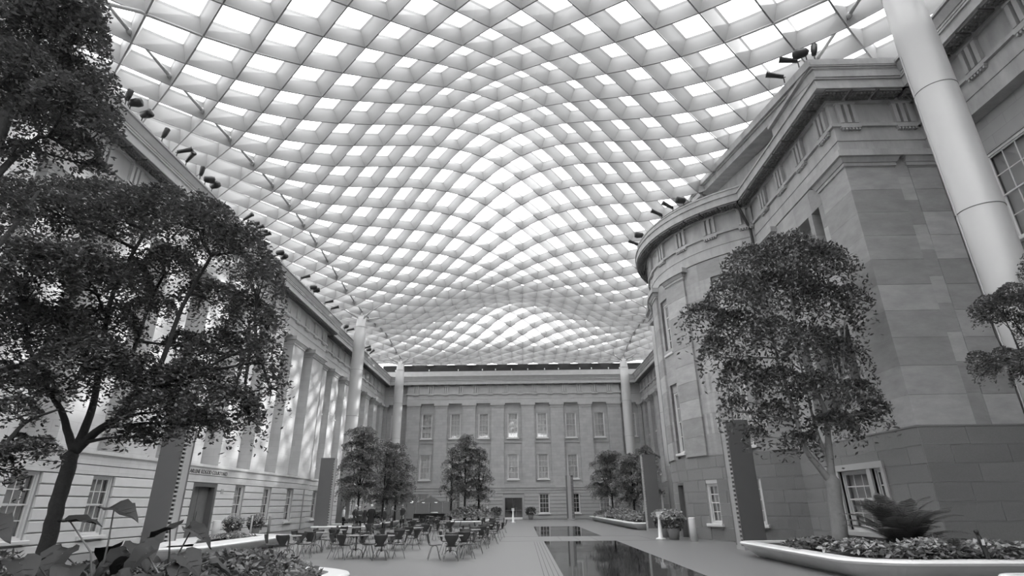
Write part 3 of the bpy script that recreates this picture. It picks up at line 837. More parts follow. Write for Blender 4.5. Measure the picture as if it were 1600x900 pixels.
# ------------------------------------------------------------------ columns
clab = {(0, 49.5): 'tall pale round column before the left wing, third bay, sun stripe down its right side',
        (0, 67.45): 'round canopy column at the far left corner of the court',
        (20, 49.5): 'round canopy column beside the curved bay, just beyond it',
        (20, 67.45): 'round canopy column at the far right corner of the court',
        (20, 13.6): 'huge pale round column nearest the viewer, in front of the right wing',
        (0, 13.6): 'near left round column mostly hidden behind tree foliage'}
for (i, y), lab in clab.items():
    x = XL + i * HX
    c = empty('canopy_column', (x, y, 0), label=lab, cat='column', group='round columns carrying the canopy')
    zt = 17.55
    b = MB(); b.lathe(0, 0, [(.52, 0), (.54, 6), (.56, 12), (.545, 15.5), (.50, zt)], 40); b.build('shaft', M['column'], c, smooth=True)
    b = MB()
    for z in (4.6, 9.2, 13.4): b.lathe(0, 0, [(.557, z), (.566, z + .004), (.566, z + .016), (.557, z + .02)], 40)
    b.build('joint_ring', M['column_seam'], c)
    b = MB(); b.lathe(0, 0, [(.50, zt), (.52, zt + .03), (.49, zt + .06), (.42, zt + .95), (.36, zt + 1.05)], 32); b.build('column_head', M['column'], c, smooth=True)
    b = MB(); b.lathe(0, 0, [(.17, zt + 1.0), (.15, zt + 1.75), (.05, zt + 1.95)], 16); b.build('spigot', M['frame'], c, smooth=True)
    b = MB(); sa = math.radians(-198); b.tube([(.563 * math.cos(sa), .563 * math.sin(sa), 0), (.563 * math.cos(sa), .563 * math.sin(sa), 15)], .012, 5); b.build('cable_seam', M['column'], c)
    b = MB()
    for a in range(4):
        an = math.atan2((HY if a in (0, 1) else -HY), (HX if a in (0, 3) else -HX)); d = Vector((math.cos(an), math.sin(an), 0))
        p0 = d * .25 + Vector((0, 0, zt + .85)); p1 = d * 1.75; p1.z = ZF(x + p1.x, y + p1.y) + .05
        ar = [p0, p1]
        for q_ in (1, 2, 3, 4):
            w = Vector((HX if d.x > 0 else -HX, HY if d.y > 0 else -HY, 0)) * q_; ar.append(Vector((w.x, w.y, ZF(x + w.x, y + w.y) + .02))) if w.length > 1.8 else None
        b.tube(ar, [.08, .07] + [.06 - .009 * q_ for q_ in range(len(ar) - 2)], 8)
    b.build('branch_arm', M['rod'], c, smooth=True)

# ------------------------------------------------------------------ floodlights along the cornices
def floodlight(kind):
    t = empty('floodlight', (0, 0, 0))
    b = MB(); b.tube([(0, 0, 0), (0, 0, .32)], .025, 6); b.tube([(-.09, 0, .3), (.09, 0, .3)], .02, 6); b.build('bracket', M['lamp_black'], t)
    b = MB()
    if kind == 'long': b.tube([(0, 0, .33), (.25, 0, .42), (.62, 0, .55), (.66, 0, .56)], [.09, .10, .13, .15], 10)
    elif kind == 'oval': b.tube([(-.12, 0, .36), (-.05, 0, .40), (.25, 0, .44), (.42, 0, .47), (.46, 0, .47)], [.08, .17, .21, .19, .05], 12)
    else: b.tube([(0, 0, .3), (.05, 0, .5), (.12, 0, .8), (.13, 0, .84)], [.08, .12, .13, .10], 10)
    b.build('lamp_head', M['lamp_black'], t, smooth=True)
    return t
proto = {k: floodlight(k) for k in ('long', 'oval', 'up')}
used = set()
def place_light(kind, x, y, z, rz, lab, grp):
    if kind in used: o = copy_tree(proto[kind])
    else: o = proto[kind]; used.add(kind)
    o.location = (x, y, z); o.rotation_euler = (0, 0, rz)
    o['label'] = lab; o['category'] = 'floodlight'; o['group'] = grp
spots = [(18.8, 'up'), (19.1, 'oval'), (19.9, 'oval'), (21.4, 'up'), (22.6, 'long'), (23.4, 'long'), (24.7, 'up'), (25.2, 'oval'), (25.9, 'oval'),
         (29.6, 'long'), (30.1, 'long'), (30.9, 'long'), (31.3, 'long'), (31.9, 'long'), (34.6, 'oval'), (35.4, 'oval'), (39.0, 'long'), (41.2, 'oval'), (41.9, 'oval'),
         (44.6, 'long'), (46.2, 'long'), (52.0, 'oval'), (52.8, 'long'), (59.5, 'long'), (60.6, 'oval'), (61.8, 'long')]
ORD = 'first second third fourth fifth sixth seventh eighth ninth tenth eleventh twelfth thirteenth fourteenth fifteenth sixteenth seventeenth eighteenth nineteenth twentieth twenty-first twenty-second twenty-third twenty-fourth twenty-fifth last'.split()
adj = {'up': 'upright', 'oval': 'egg-shaped', 'long': 'slim tubular'}
rr = random.Random(3)
for n_, (y, k) in enumerate(spots):
    place_light(k, LX + (.85 if y < 48 else .3), y, 18.03, rr.uniform(-.7, .7), '%s floodlight on the left gutter, %s from the viewer' % (adj[k], ORD[n_]), 'floodlights along the left gutter')
for (x, y, k, rz, lab) in ((11.65, 17.1, 'oval', 2.6, 'egg-shaped black floodlight at the corner of the right pavilion roof'), (11.95, 17.05, 'up', 0, 'upright black floodlight at the corner of the right pavilion roof'),
                           (11.6, 17.6, 'long', 2.9, 'slim black floodlight just below the corner of the right pavilion'), (11.6, 18.8, 'long', 3.0, 'second slim black floodlight down the right pediment slope')):
    place_light(k, x, y, (18.13 if y != 17.05 else 18.06) + max(0, (y - 17.0)) * .24, rz, lab, 'floodlights on the right pavilion')
for (deg, k, rz) in ((-186, 'long', 3.3), (-177, 'oval', 3.1), (-156, 'long', 3.4), (-149, 'long', 3.5), (-143, 'oval', 3.3)):
    a = math.radians(deg)
    place_light(k, ACX + (AR + .6) * math.cos(a), ACY + (AR + .6) * math.sin(a), 17.7, rz, '%s floodlight on the curved cornice, %s from the left' % (adj[k], ORD[[-186, -177, -156, -149, -143].index(deg)]), 'floodlights on the curved cornice')
b = MB(); 
for i in range(0, 13):
    a0, a1 = math.radians(-150 + i * 2), math.radians(-148 + i * 2)
rail = MB()
pts = [(ACX + (AR + .45) * math.cos(math.radians(q)), ACY + (AR + .45) * math.sin(math.radians(q)), 17.95) for q in range(-196, -136, 4)]
rail.tube(pts, .02, 5)
for p in pts[::2]: rail.tube([(p[0], p[1], 17.7), p], .015, 5)
tag(rail.build('roof_rail', M['lamp_black'], None, loc=pts[0]), 'thin dark safety rail along the curved cornice', 'rail')
# ------------------------------------------------------------------ crown clumps (x, y, z, width, height) and limb paths of the trees, in metres
PA = [(-9.76,9.5,7.32,1.3,0.63),(-9.51,10.5,8.05,1.3,0.62),(-7.7,10.0,7.57,1.02,0.66),(-6.4,9.5,6.96,0.9,0.69),(-5.82,10.0,6.63,0.79,0.71),(-4.97,9.5,5.7,0.55,0.59),(-8.59,8.5,5.58,1.0,0.72),(-8.1,9.0,5.67,1.05,0.76),(-8.44,10.5,6.17,0.81,0.58),(-8.65,9.2,4.64,1.15,0.68),(-7.53,9.0,4.1,0.99,0.59),(-7.04,9.5,3.87,0.8,0.49),(-9.26,9.8,3.85,0.83,0.44),(-8.45,10.5,5.17,0.79,0.57),(-7.55,10.5,6.45,0.82,0.59),(-6.74,11.0,5.89,0.77,0.6),(-5.29,10.0,5.1,0.63,0.67),(-5.96,10.5,4.6,0.77,0.55),(-4.57,9.3,4.14,0.45,0.61),(-4.45,9.6,3.63,0.32,0.55),(-6.04,9.8,3.81,0.82,0.5),(-6.32,9.5,3.3,0.78,0.42),(-5.05,9.2,3.34,0.65,0.47),(-4.75,9.6,3.07,0.34,0.48),(-6.01,10.0,3.14,0.7,0.38),(-6.54,9.4,2.85,0.38,0.26),(-7.41,11.5,5.03,0.64,0.38),(-8.34,11.5,5.95,0.58,0.39),(-4.62,9.3,4.85,0.29,0.37),(-10.22,10.0,5.44,0.76,0.82)]
LA = [(-8.06,10.0,0.74),(-8.15,10.0,1.65),(-8.05,10.0,2.66)]
LA1 = [(-8.05,10.0,2.66),(-8.29,10.0,3.05),(-8.51,10.0,3.4),(-8.78,9.8,3.84),(-9.04,9.5,4.49)]
LA2 = [(-8.05,10.0,2.66),(-7.96,10.0,3.03),(-8.1,10.2,3.67),(-8.31,10.3,4.71),(-8.38,10.3,5.94),(-7.81,10.1,7.47)]
LA3 = [(-8.02,10.0,2.66),(-7.74,10.0,2.99),(-7.27,9.9,3.26),(-6.94,9.9,3.6),(-6.82,10.0,4.35),(-6.68,10.0,5.38),(-6.19,9.8,6.4)]
LA4 = [(-6.79,9.95,3.85),(-6.13,9.9,3.97),(-5.59,9.9,4.31),(-4.97,9.8,4.52)]
LA5 = [(-7.74,10.4,4.46),(-7.82,10.6,5.33),(-7.87,10.8,6.13)]
PB = [(-7.52,6.0,8.59,0.78,0.63),(-7.34,6.4,8.9,0.72,0.66),(-6.63,6.2,8.4,0.44,0.74),(-7.04,5.8,7.4,0.63,0.48),(-7.23,6.5,7.94,0.7,0.53),(-6.32,6.3,7.37,0.43,0.61),(-6.25,6.6,7.03,0.29,0.41),(-7.49,6.8,7.33,0.6,0.43),(-6.35,6.0,7.0,0.54,0.39),(-7.02,6.2,6.3,0.4,0.29),(-6.74,6.8,6.84,0.44,0.32),(-6.53,7.0,6.62,0.25,0.23),(-6.8,6.2,5.38,0.38,0.37),(-7.54,6.3,7.28,0.47,0.41),(-6.83,6.0,8.9,0.59,0.53),(-8.1,6.2,9.81,1.05,0.67)]
LB = [(-5.91,6.0,0.54),(-6.43,6.0,2.33),(-6.85,6.0,4.2),(-7.02,6.0,5.55),(-7.24,6.1,7.22),(-7.34,6.2,8.42)]
LB2 = [(-7.02,6.0,5.55),(-6.96,6.4,6.72),(-6.72,6.7,6.7)]
LB3 = [(-6.87,6.0,4.46),(-6.61,6.1,4.85),(-6.57,6.3,5.73)]
PB2 = [(-7.5,8.0,3.05,0.42,0.2),(-7.35,8.2,2.6,0.3,0.12),(-6.98,7.8,2.5,0.45,0.19),(-7.37,8.0,2.17,0.27,0.29)]
LB4 = [(-7.73,7.5,2.15),(-7.35,7.8,2.5),(-7.28,8.0,2.88),(-6.94,8.1,3.08)]
PC = [(11.04,11.5,5.87,0.85,0.24),(10.36,11.3,5.58,0.47,0.24),(10.0,11.2,5.34,0.3,0.21),(10.84,11.6,5.46,0.28,0.21),(10.42,11.2,4.42,0.8,0.23),(9.51,11.0,4.32,0.44,0.28),(9.21,10.9,4.03,0.18,0.25),(10.3,11.2,4.09,0.31,0.23),(11.99,11.8,5.43,0.86,0.92),(12.94,12.0,7.09,0.91,0.82)]
LC = [(11.59,12.0,0.32),(12.33,12.0,3.34),(12.62,12.0,5.49),(12.94,12.0,7.09)]
LC1 = [(12.33,12.0,4.03),(11.23,11.5,4.49),(9.72,11.0,4.38)]
LC2 = [(12.57,12.0,5.19),(11.91,11.7,5.86),(10.63,11.4,5.73)]
PF = [(8.44,18.0,9.47,1.38,1.11),(10.06,18.5,10.18,1.66,1.02),(10.96,18.0,9.55,1.15,1.11),(7.39,17.5,8.31,1.2,0.94),(9.55,19.0,8.86,1.42,1.15),(10.79,18.5,8.15,1.26,1.23),(11.42,17.8,8.13,0.66,0.71),(6.37,18.0,7.69,0.89,0.72),(7.58,18.5,7.25,1.13,1.09),(8.3,17.3,6.65,1.05,1.01),(10.13,18.5,6.63,1.22,1.07),(10.95,18.0,6.15,0.75,1.04),(6.55,17.8,6.38,0.75,0.81),(7.46,18.3,5.61,0.97,0.81),(8.45,18.0,5.32,0.95,0.79),(9.5,17.5,5.0,1.02,0.77),(10.96,18.0,4.87,0.84,0.79),(11.48,18.0,4.45,0.46,0.49),(6.96,18.0,4.5,0.58,0.63),(8.34,18.4,4.34,0.74,0.68),(9.82,17.8,3.94,0.91,0.54),(8.81,18.0,3.48,0.61,0.48),(7.44,18.0,3.69,0.45,0.44),(11.11,18.2,4.18,0.58,0.34)]
LF = [(9.42,18.0,0.7),(9.51,18.0,1.41),(9.56,18.0,2.32)]
LF1 = [(9.57,18.0,2.17),(9.25,18.0,2.7),(8.93,18.0,3.28),(8.86,18.1,4.5),(8.76,18.3,6.26),(8.77,18.5,8.92)]
LF2 = [(9.54,18.0,2.23),(9.67,18.0,3.27),(9.8,18.0,4.47),(9.57,18.2,6.12),(9.87,18.7,9.11)]
LF3 = [(9.59,18.0,2.79),(9.52,18.2,3.69),(9.56,18.4,4.96),(9.64,18.6,7.25)]
LF4 = [(9.75,18.0,4.06),(10.54,18.0,5.29),(11.16,18.0,7.5)]
def rot_basis(n, rng, up=1.0):
    """n random leaf frames; up>0 favours leaves lying flat"""
    nrm = rng.normal(size=(n, 3)); nrm[:, 2] = np.abs(nrm[:, 2]) + up; nrm /= np.linalg.norm(nrm, axis=1)[:, None]
    a = rng.normal(size=(n, 3)); a -= nrm * (a * nrm).sum(1)[:, None]; a /= np.linalg.norm(a, axis=1)[:, None]
    return a, np.cross(nrm, a), nrm

def leaves(C, size, rng, up=1.0, wid=.5, droop=None):
    """quads: pointed leaf, folded a little along its rib"""
    n = len(C); a, b_, nn = rot_basis(n, rng, up)
    if droop is not None:
        a = a * (1 - droop) + np.array([0, 0, -1.0]) * droop; a /= np.linalg.norm(a, axis=1)[:, None]
        b_ = np.cross(a, rng.normal(size=(n, 3))); b_ /= np.linalg.norm(b_, axis=1)[:, None]
    L = size * rng.uniform(.7, 1.3, (n, 1)); Wd = L * wid
    V = np.stack([C - a * L * .5, C + b_ * Wd * .5 - nn * L * .04, C + a * L * .55, C - b_ * Wd * .5 - nn * L * .04], 1).reshape(-1, 3)
    F = np.arange(4 * n).reshape(n, 4)
    return V, F

def pad_points(pads, dens, rng, droop=.5, thick=.25):
    """points over umbrella-shaped clumps: domed on top, hanging at the rim"""
    out = []; dr = []
    for (x, y, z, rx, rz) in pads:
        ry = rx * .85; n = int(dens * rx * ry)
        r = np.sqrt(rng.uniform(0, 1, n)); a = rng.uniform(0, 2 * PI, n)
        wob = 1 + .18 * np.sin(a * 3 + x * 7) + .10 * np.sin(a * 7 + z * 5)
        px = x + rx * r * np.cos(a) * wob; py = y + ry * r * np.sin(a) * wob
        h = rz * (np.sqrt(np.clip(1 - r ** 2, 0, 1)) * 1.15 - .35)
        h = h - np.abs(rng.normal(size=n)) * rz * thick + .05 * np.sin(px * 9) + .05 * np.sin(py * 8)
        rim = np.clip((r - .6) / .4, 0, 1)
        h = h - rim * rng.uniform(0, 1, n) ** 2 * rz * droop * 1.6
        pz = z + h
        out.append(np.stack([px, py, pz], 1)); dr.append(rim)
    return np.concatenate(out), np.concatenate(dr)

def limb(tree, pts, r0, r1, m, name='branch', n=8, seed=1):
    rng = random.Random(seed); P = [Vector(p) for p in pts]
    Q = []
    for i in range(len(P) - 1):
        p0 = P[max(i - 1, 0)]; p1 = P[i]; p2 = P[i + 1]; p3 = P[min(i + 2, len(P) - 1)]
        for k in range(4):
            t = k / 4
            q = .5 * ((2 * p1) + (-p0 + p2) * t + (2 * p0 - 5 * p1 + 4 * p2 - p3) * t * t + (-p0 + 3 * p1 - 3 * p2 + p3) * t ** 3)
            Q.append(q + Vector((rng.gauss(0, .3), rng.gauss(0, .3), 0)) * r1 * .2)
    Q.append(P[-1])
    R = [r0 + (r1 - r0) * (i / (len(Q) - 1)) ** .8 for i in range(len(Q))]
    Q2 = Q + [Q[-1] + (Q[-1] - Q[-2]).normalized() * R[-1] * 1.2]
    b = MB(); b.tube(Q2, R + [R[-1] * .35], n)
    return b, Q

def tree(label, base, trunk, limbs, pads, leaf, bark, size, dens, seed, group=None, twig=.03, droop=.5, up=1.0, wid=.5, name='courtyard_tree', reach=.9, cat='tree', extra=None, flat=.5):
    t = empty(name, base, label=label, cat=cat, group=group)
    inv = Vector(base)
    def shift(b): b.v = [tuple(Vector(v) - inv) for v in b.v]; return b
    b, Q = limb(t, trunk[0], trunk[1], trunk[2], bark, n=12, seed=seed)
    shift(b).build('trunk', bark, t, smooth=True)
    skel = list(Q)
    for k, (pts, r0, r1) in enumerate(limbs):
        b, Q = limb(t, pts, r0, r1, bark, seed=seed + k)
        shift(b).build('branch', bark, t, smooth=True); skel += Q[2:]
    rng = random.Random(seed); tw = MB()
    for (x, y, z, rx, rz) in pads:
        c = Vector((x, y, z - rz * .1))
        near = min(skel, key=lambda q: (q - c).length + (.8 if q.z > c.z else 0))
        mid = near.lerp(c, .5) + Vector((rng.uniform(-.1, .1), rng.uniform(-.1, .1), rng.uniform(-.02, .12) * rx))
        tw.tube([near, mid, c], [twig, twig * .7, twig * .4], 6)
        for j in range(7):
            a = j * .9 + rng.uniform(0, .5); e = c + Vector((math.cos(a) * rx * .75, math.sin(a) * rx * .65, rng.uniform(-.3, .25) * rz))
            m_ = c.lerp(e, .5) + Vector((0, 0, .12 * rz)); tw.tube([mid.lerp(c, rng.random()), m_, e], [twig * .4, twig * .28, twig * .12], 4, cap=False)
    shift(tw).build('twigs', bark, t, smooth=True, kind='stuff')
    r2 = np.random.default_rng(seed)
    C, dr = pad_points(pads, dens, r2, droop)
    if extra is not None: C = np.concatenate([C, extra(r2)]); dr = None
    V, F = leaves(C, size, r2, up, wid)
    np_mesh('foliage', V - np.array(base), F, leaf, t)
    return t

# ------------------------------------------------------------------ marble planters
def planter(label, poly, z=.47, inset=.55, rim=.42, soil=True, tilt=.0, name='marble_planter', cat='planter'):
    cx = sum(p[0] for p in poly) / len(poly); cy = sum(p[1] for p in poly) / len(poly)
    t = empty(name, (cx, cy, 0), label=label, cat=cat, group='marble bench planters')
    # round the corners
    P = []
    n = len(poly)
    for i in range(n):
        a, p, c = Vector(poly[i - 1]), Vector(poly[i]), Vector(poly[(i + 1) % n])
        d = min(.45, (a - p).length * .4, (c - p).length * .4)
        s, e = p + (a - p).normalized() * d, p + (c - p).normalized() * d
        for k in range(5):
            u = k / 4; P.append((s * (1 - u) ** 2 + p * 2 * u * (1 - u) + e * u * u))
    m = len(P); area = sum(P[i - 1].x * P[i].y - P[i].x * P[i - 1].y for i in range(m))
    def off(q):
        out = []
        for i in range(m):
            t_ = (P[(i + 1) % m] - P[i - 1]).normalized(); nn = Vector((-t_.y, t_.x)) * (1 if area > 0 else -1)
            out.append(P[i] + nn * q)
        return out
    rings = [(inset, 0), (inset * .82, .06), (.10, z - .13), (.03, z - .10), (0, z - .05), (.03, z - .012), (.08, z), (rim, z), (rim, z - .10)]
    b = MB(); vs = []
    for q, zz in rings: vs += [(p.x - cx, p.y - cy, zz) for p in off(q)]
    fs = [(r * m + i, r * m + (i + 1) % m, (r + 1) * m + (i + 1) % m, (r + 1) * m + i) for r in range(len(rings) - 1) for i in range(m)]
    b.add(vs, fs); b.build('marble_bench', M['marble'], t)
    b = MB(); o = off(rim - .01); b.add([(p.x - cx, p.y - cy, z - .06) for p in o], [tuple(range(m))])
    b.build('soil' if soil else 'bench_top', M['soil'] if soil else M['marble'], t)
    return t
planter('long white marble planter bench under the fig tree on the right', [(7.4, 21.0), (7.4, 14.3), (8.2, 13.5), (12.4, 13.2), (12.2, 17.2), (11.6, 21.2)])
planter('white marble bench whose rounded corner shows at the bottom right edge', [(8.45, 11.35), (12.6, 11.2), (12.6, 7.5), (8.45, 7.5)], soil=False)
planter('white marble planter under the big foreground tree on the left', [(-3.5, 12.5), (-4.4, 13.35), (-14, 13.8), (-14, 4), (-4.4, 4), (-3.5, 5)])
planter('wide white marble bench top between the foreground leaves and the left wing', [(-10.9, 28.3), (-13.6, 29.6), (-14.9, 28.6), (-14.9, 24.6), (-12.2, 19.4), (-10.9, 20.2)], rim=1.2, soil=True)
planter('low white marble bench in front of the standing visitors', [(-14.3, 39.2), (-10.6, 39.2), (-10.6, 40.5), (-14.3, 40.5)], rim=.4, inset=.25, soil=False)
planter('marble planter around the cluster of layered trees on the left', [(-14.6, 44.5), (-11.0, 44.5), (-11.0, 53.5), (-14.6, 53.5)])
planter('marble planter under the trees in the middle of the court', [(-6.4, 49.0), (-3.2, 49.0), (-2.8, 56), (-6.8, 56)])
planter('long marble planter along the right side beyond the pale pylon', [(7.3, 66), (7.5, 41.1), (8.2, 40.9), (12.0, 41.0), (12.0, 66)])

# ------------------------------------------------------------------ trees
def star(pads, n):
    return None
def path(*ls):
    out = list(ls[0])
    for l in ls[1:]: out += l[1:]
    return out
tree('large dark tree leaning in the left foreground, three limbs rising from its trunk', (-8.02, 10, .4), ([(-8.02, 10, .4), (-8.06, 10, 1.04), (-8.08, 10, 1.62), (-8.07, 10, 2.27), (-8.07, 10, 2.6)], .125, .115),
     [(LA1, .078, .035), (LA2, .088, .03), (LA3, .085, .03), (LA4, .045, .02), (LA5, .045, .02)], PA, M['leaf_dark'], M['bark_dark'], .085, 5200, 11, twig=.035)
tree('dark tree overhanging the top left corner of the view', (LB[0][0] - .3, 6, .4), ([(LB[0][0] - .3, 6, .4)] + LB, .2, .05),
     [(LB2, .05, .02), (LB3, .05, .02), (LB4, .05, .015)], PB + PB2, M['leaf_dark'], M['bark_dark'], .07, 6800, 12, twig=.022)
tree('tree beyond the right edge whose layered sprays hang before the big column', (LC[0][0], 12, 0.0), (LC, .16, .05), [(LC1, .05, .015), (LC2, .05, .015)], PC, M['leaf_dark'], M['bark_dark'], .06, 9000, 13, twig=.02)
tree('fig tree with pale forked trunk and glossy rounded crown on the right', (LF[0][0], 18, .38), ([(LF[0][0], 18, .38)] + LF[1:], .23, .20),
     [(LF1, .125, .03), (LF2, .14, .03), (LF3, .08, .02), (LF4, .07, .02)], PF, M['leaf_ficus'], M['bark_pale'], .15, 1350, 14, twig=.03, droop=.9, up=.2, name='fig_tree', wid=.42)

def layered(label, x, y, z0, ztop, w, seed, group, dens=2000, size=.13, lean=0, low=.30, npad=13, split=True, asym=0):
    r = random.Random(seed); H = ztop - z0; w *= 1.12
    tr = [(x, y, z0), (x + lean * .3, y, z0 + H * .35), (x + lean * .7, y, z0 + H * .7), (x + lean, y, ztop - .3)]
    pads = [(x + lean, y, ztop - .2, w * .42, .36)]
    for k in range(npad):
        t = low + (1 - low) * (k + .5) / npad; zz = z0 + H * t
        ww = w * (.95 - .55 * max(0, t - .45) / .55) * (.75 + .25 * min(1, (t - low) * 5))
        a = k * 2.4 + seed + r.uniform(-.3, .3); rad = ww * r.uniform(.45, .68)
        px = w * r.uniform(.34, .50)
        pads.append((x + lean * t + math.cos(a) * rad + asym * (1 - t), y + math.sin(a) * rad * .9, zz - .2, px, .34))
    limbs = []
    if split: limbs = [([tr[1], (x - w * .25, y + .1, z0 + H * .55), (x - w * .4, y, z0 + H * .75)], .06, .02), ([tr[1], (x + w * .25, y - .1, z0 + H * .6), (x + w * .35, y, z0 + H * .8)], .06, .02)]
    return tree(label, (x, y, z0), (tr, .11, .04), limbs, pads, M['leaf_mid'], M['bark_dark'], size, dens, seed, group, twig=.022, droop=1.3)
layered('tallest of the layered trees at the left, with stacked umbrella tiers', -12.75, 45, .42, 7.6, 2.15, 21, None, npad=15)
layered('layered tree in the left cluster directly behind the standing visitors', -11.9, 49.5, .42, 6.9, 2.0, 22, None)
layered('rightmost layered tree of the left cluster before the corner column', -11.5, 52.5, .42, 6.3, 2.0, 23, None)
layered('thin tiered tree at the left of the middle planter', -6.3, 51, .42, 6.5, 1.15, 24, None, npad=10, split=False)
layered('tallest tree of the middle planter with nodding top', -5.2, 52, .42, 7.7, 1.6, 25, None, npad=15)
layered('dense right-hand tree of the middle planter', -4.0, 52.6, .42, 6.6, 1.5, 26, None, npad=13, low=.3)
layered('spreading tree at the far end of the right planter', 9.3, 61, .42, 6.9, 2.5, 27, None, npad=15, low=.36)
layered('bushy tree half hidden by the pale pylon', 10.0, 53, .42, 5.9, 2.1, 28, None, npad=13)
layered('tree rising just behind the pale pylon against the far column', 10.7, 49.3, .42, 6.3, 1.35, 29, None, npad=11, low=.3)

# ------------------------------------------------------------------ planting in the beds
def mound(label, c, rx, ry, h, leaf, size, n, seed, name='shrub', up=.5, wid=.55, cat='plant', group=None, stems=6):
    t = empty(name, (c[0], c[1], c[2]), label=label, cat=cat, group=group)
    r2 = np.random.default_rng(seed)
    r = np.sqrt(r2.uniform(0, 1, n)); a = r2.uniform(0, 2 * PI, n)
    wob = 1 + .2 * np.sin(a * 4 + seed) + .12 * np.sin(a * 9)
    C = np.stack([rx * r * np.cos(a) * wob, ry * r * np.sin(a) * wob, h * np.sqrt(np.clip(1 - r * r * .85, 0, 1)) * (1 - .45 * r2.uniform(0, 1, n) ** 2)], 1)
    V, F = leaves(C, size, r2, up, wid); np_mesh('foliage', V, F, leaf, t)
    b = MB(); q = random.Random(seed)
    for k in range(stems):
        an = q.uniform(0, 6.28); d = q.uniform(.3, .8)
        b.tube([(0, 0, 0), (math.cos(an) * rx * d * .5, math.sin(an) * ry * d * .5, h * .5), (math.cos(an) * rx * d, math.sin(an) * ry * d, h * .8)], [.02, .012, .005], 5)
    b.build('stems', M['bark_dark'], t, kind='stuff')
    return t

def frond_plant(label, c, nf, L, seed, leafl=.28, up=1.0, m='leaf_cycad', name='cycad', pairs=26, group=None, tilt=0.0, stiff=.35):
    """each frond is a part: a rib with two rows of leaflets"""
    t = empty(name, c, label=label, cat='plant', group=group); r = random.Random(seed)
    for k in range(nf):
        az = 2 * PI * k / nf + r.uniform(-.25, .25); el = r.uniform(.55, 1.35) * up
        ln = L * r.uniform(.8, 1.1); p = Vector((0, 0, .05)); pts = [p.copy()]; e = el
        for s in range(8):
            d = Vector((math.cos(az) * math.cos(e), math.sin(az) * math.cos(e), math.sin(e))); p = p + d * ln / 8; pts.append(p.copy()); e -= stiff * (s + 1) / 8 * r.uniform(.6, 1.2)
        b = MB(); b.tube(pts, [.02 - .002 * i for i in range(9)], 5)
        side = Vector((-math.sin(az), math.cos(az), 0))
        for j in range(pairs):
            u = .15 + .85 * (j + .5) / pairs; q = u * 8; i = min(7, int(q)); pp = pts[i].lerp(pts[i + 1], q - i); tg = (pts[i + 1] - pts[i]).normalized()
            l = leafl * math.sin(PI * min(1, .15 + u * .85)) ** .6
            for s in (-1, 1):
                dv = (side * s + tg * .45 + Vector((0, 0, -.15))).normalized(); w = tg * .014
                b.add([pp - w, pp + w, pp + dv * l * .6 + w, pp + dv * l, pp + dv * l * .6 - w], [(0, 1, 2, 3, 4)])
        b.build('frond', M[m], t)
    return t

def ear_leaf(b, tip_dir, base, L, wdt, normal, ruffle, m, seed):
    r = random.Random(seed); T = Vector(tip_dir).normalized(); Nn = Vector(normal); Nn = (Nn - T * Nn.dot(T)).normalized(); Sd = T.cross(Nn); B = Vector(base)
    prof = [(-.28, .30), (-.22, .5), (-.05, .62), (.15, .60), (.35, .50), (.55, .36), (.75, .2), (.9, .08), (1.0, 0)]
    vs = []; cols = 9
    for i, (u, w) in enumerate(prof):
        for j in range(cols):
            v = -1 + 2 * j / (cols - 1)
            x = u * L - (0 if u > 0 else abs(v) * .0)
            notch = .22 * L * (1 - abs(v)) if i == 0 else 0
            z = abs(v) * w * L * .22 - (u ** 2) * L * .28 + ruffle * L * math.sin(u * 13 + seed) * abs(v) ** 2
            vs.append(B + T * (x + notch) + Sd * (v * w * wdt * L) + Nn * z)
    fs = [(i * cols + j, i * cols + j + 1, (i + 1) * cols + j + 1, (i + 1) * cols + j) for i in range(len(prof) - 1) for j in range(cols - 1)]
    b.add(vs, fs, m)
    b.tube([B + T * (u * L) - Nn * (u * u * L * .28 + .004) for u in (-.05, .2, .45, .7, .95)], [.006, .005, .004, .003, .001], 4, m)
    for u in (.1, .3, .5):
        for s in (-1, 1): b.tube([B + T * (u * L) - Nn * (u * u * L * .28 + .002), B + T * ((u + .14) * L) + Sd * (s * .33 * wdt * L * (1.1 - u)) + Nn * (.05 * L - u * u * L * .3)], [.004, .0015], 3, m)

def ear_plant(label, c, specs, mats_, seed):
    t = empty('elephant_ear_plant', c, label=label, cat='plant', group='elephant ear plants in the left planter')
    for k, (dx, dy, dz, L, az, tiltn) in enumerate(specs):
        e = Vector((dx, dy, dz)); b = MB(); b.tube([(0, 0, 0), (dx * .35, dy * .35, dz * .65), e], [.016, .012, .008], 6)
        st = b.build('stem', M['bark_dark'] if 'black' in mats_ else M['leaf_mid'], t, smooth=True)
        b = MB(); ear_leaf(b, (math.cos(az), math.sin(az), tiltn), e, L * .72, .78, (.25 * math.sin(k * 2.1 + seed), -.25, 1), .05, None, seed + k)
        b.build('leaf', M[mats_], t, smooth=True)
    return t
Z0 = .42
ear_plant('tall green elephant ear with two raised leaves right of the trunk', (-5.6, 8.0, Z0), [(-.05, .0, 1.28, .62, -.2, -.15), (-.7, .1, 1.12, .55, .25, .1), (.5, -.1, .80, .6, -.6, -.5), (-.3, -.4, .75, .6, -1.6, -.9), (.9, .2, .62, .5, .3, -.6)], 'leaf_ear', 3)
ear_plant('black-leaved elephant ear right of the trunk', (-4.95, 8.4, Z0), [(-.1, 0, 1.0, .6, 2.9, -.2), (.1, .2, .98, .55, .1, -.45), (-.5, -.3, .68, .55, -2.2, -.6), (.35, -.3, .55, .5, -1.0, -.7), (-.9, .0, .75, .5, 2.4, -.6)], 'leaf_ear_black', 4)
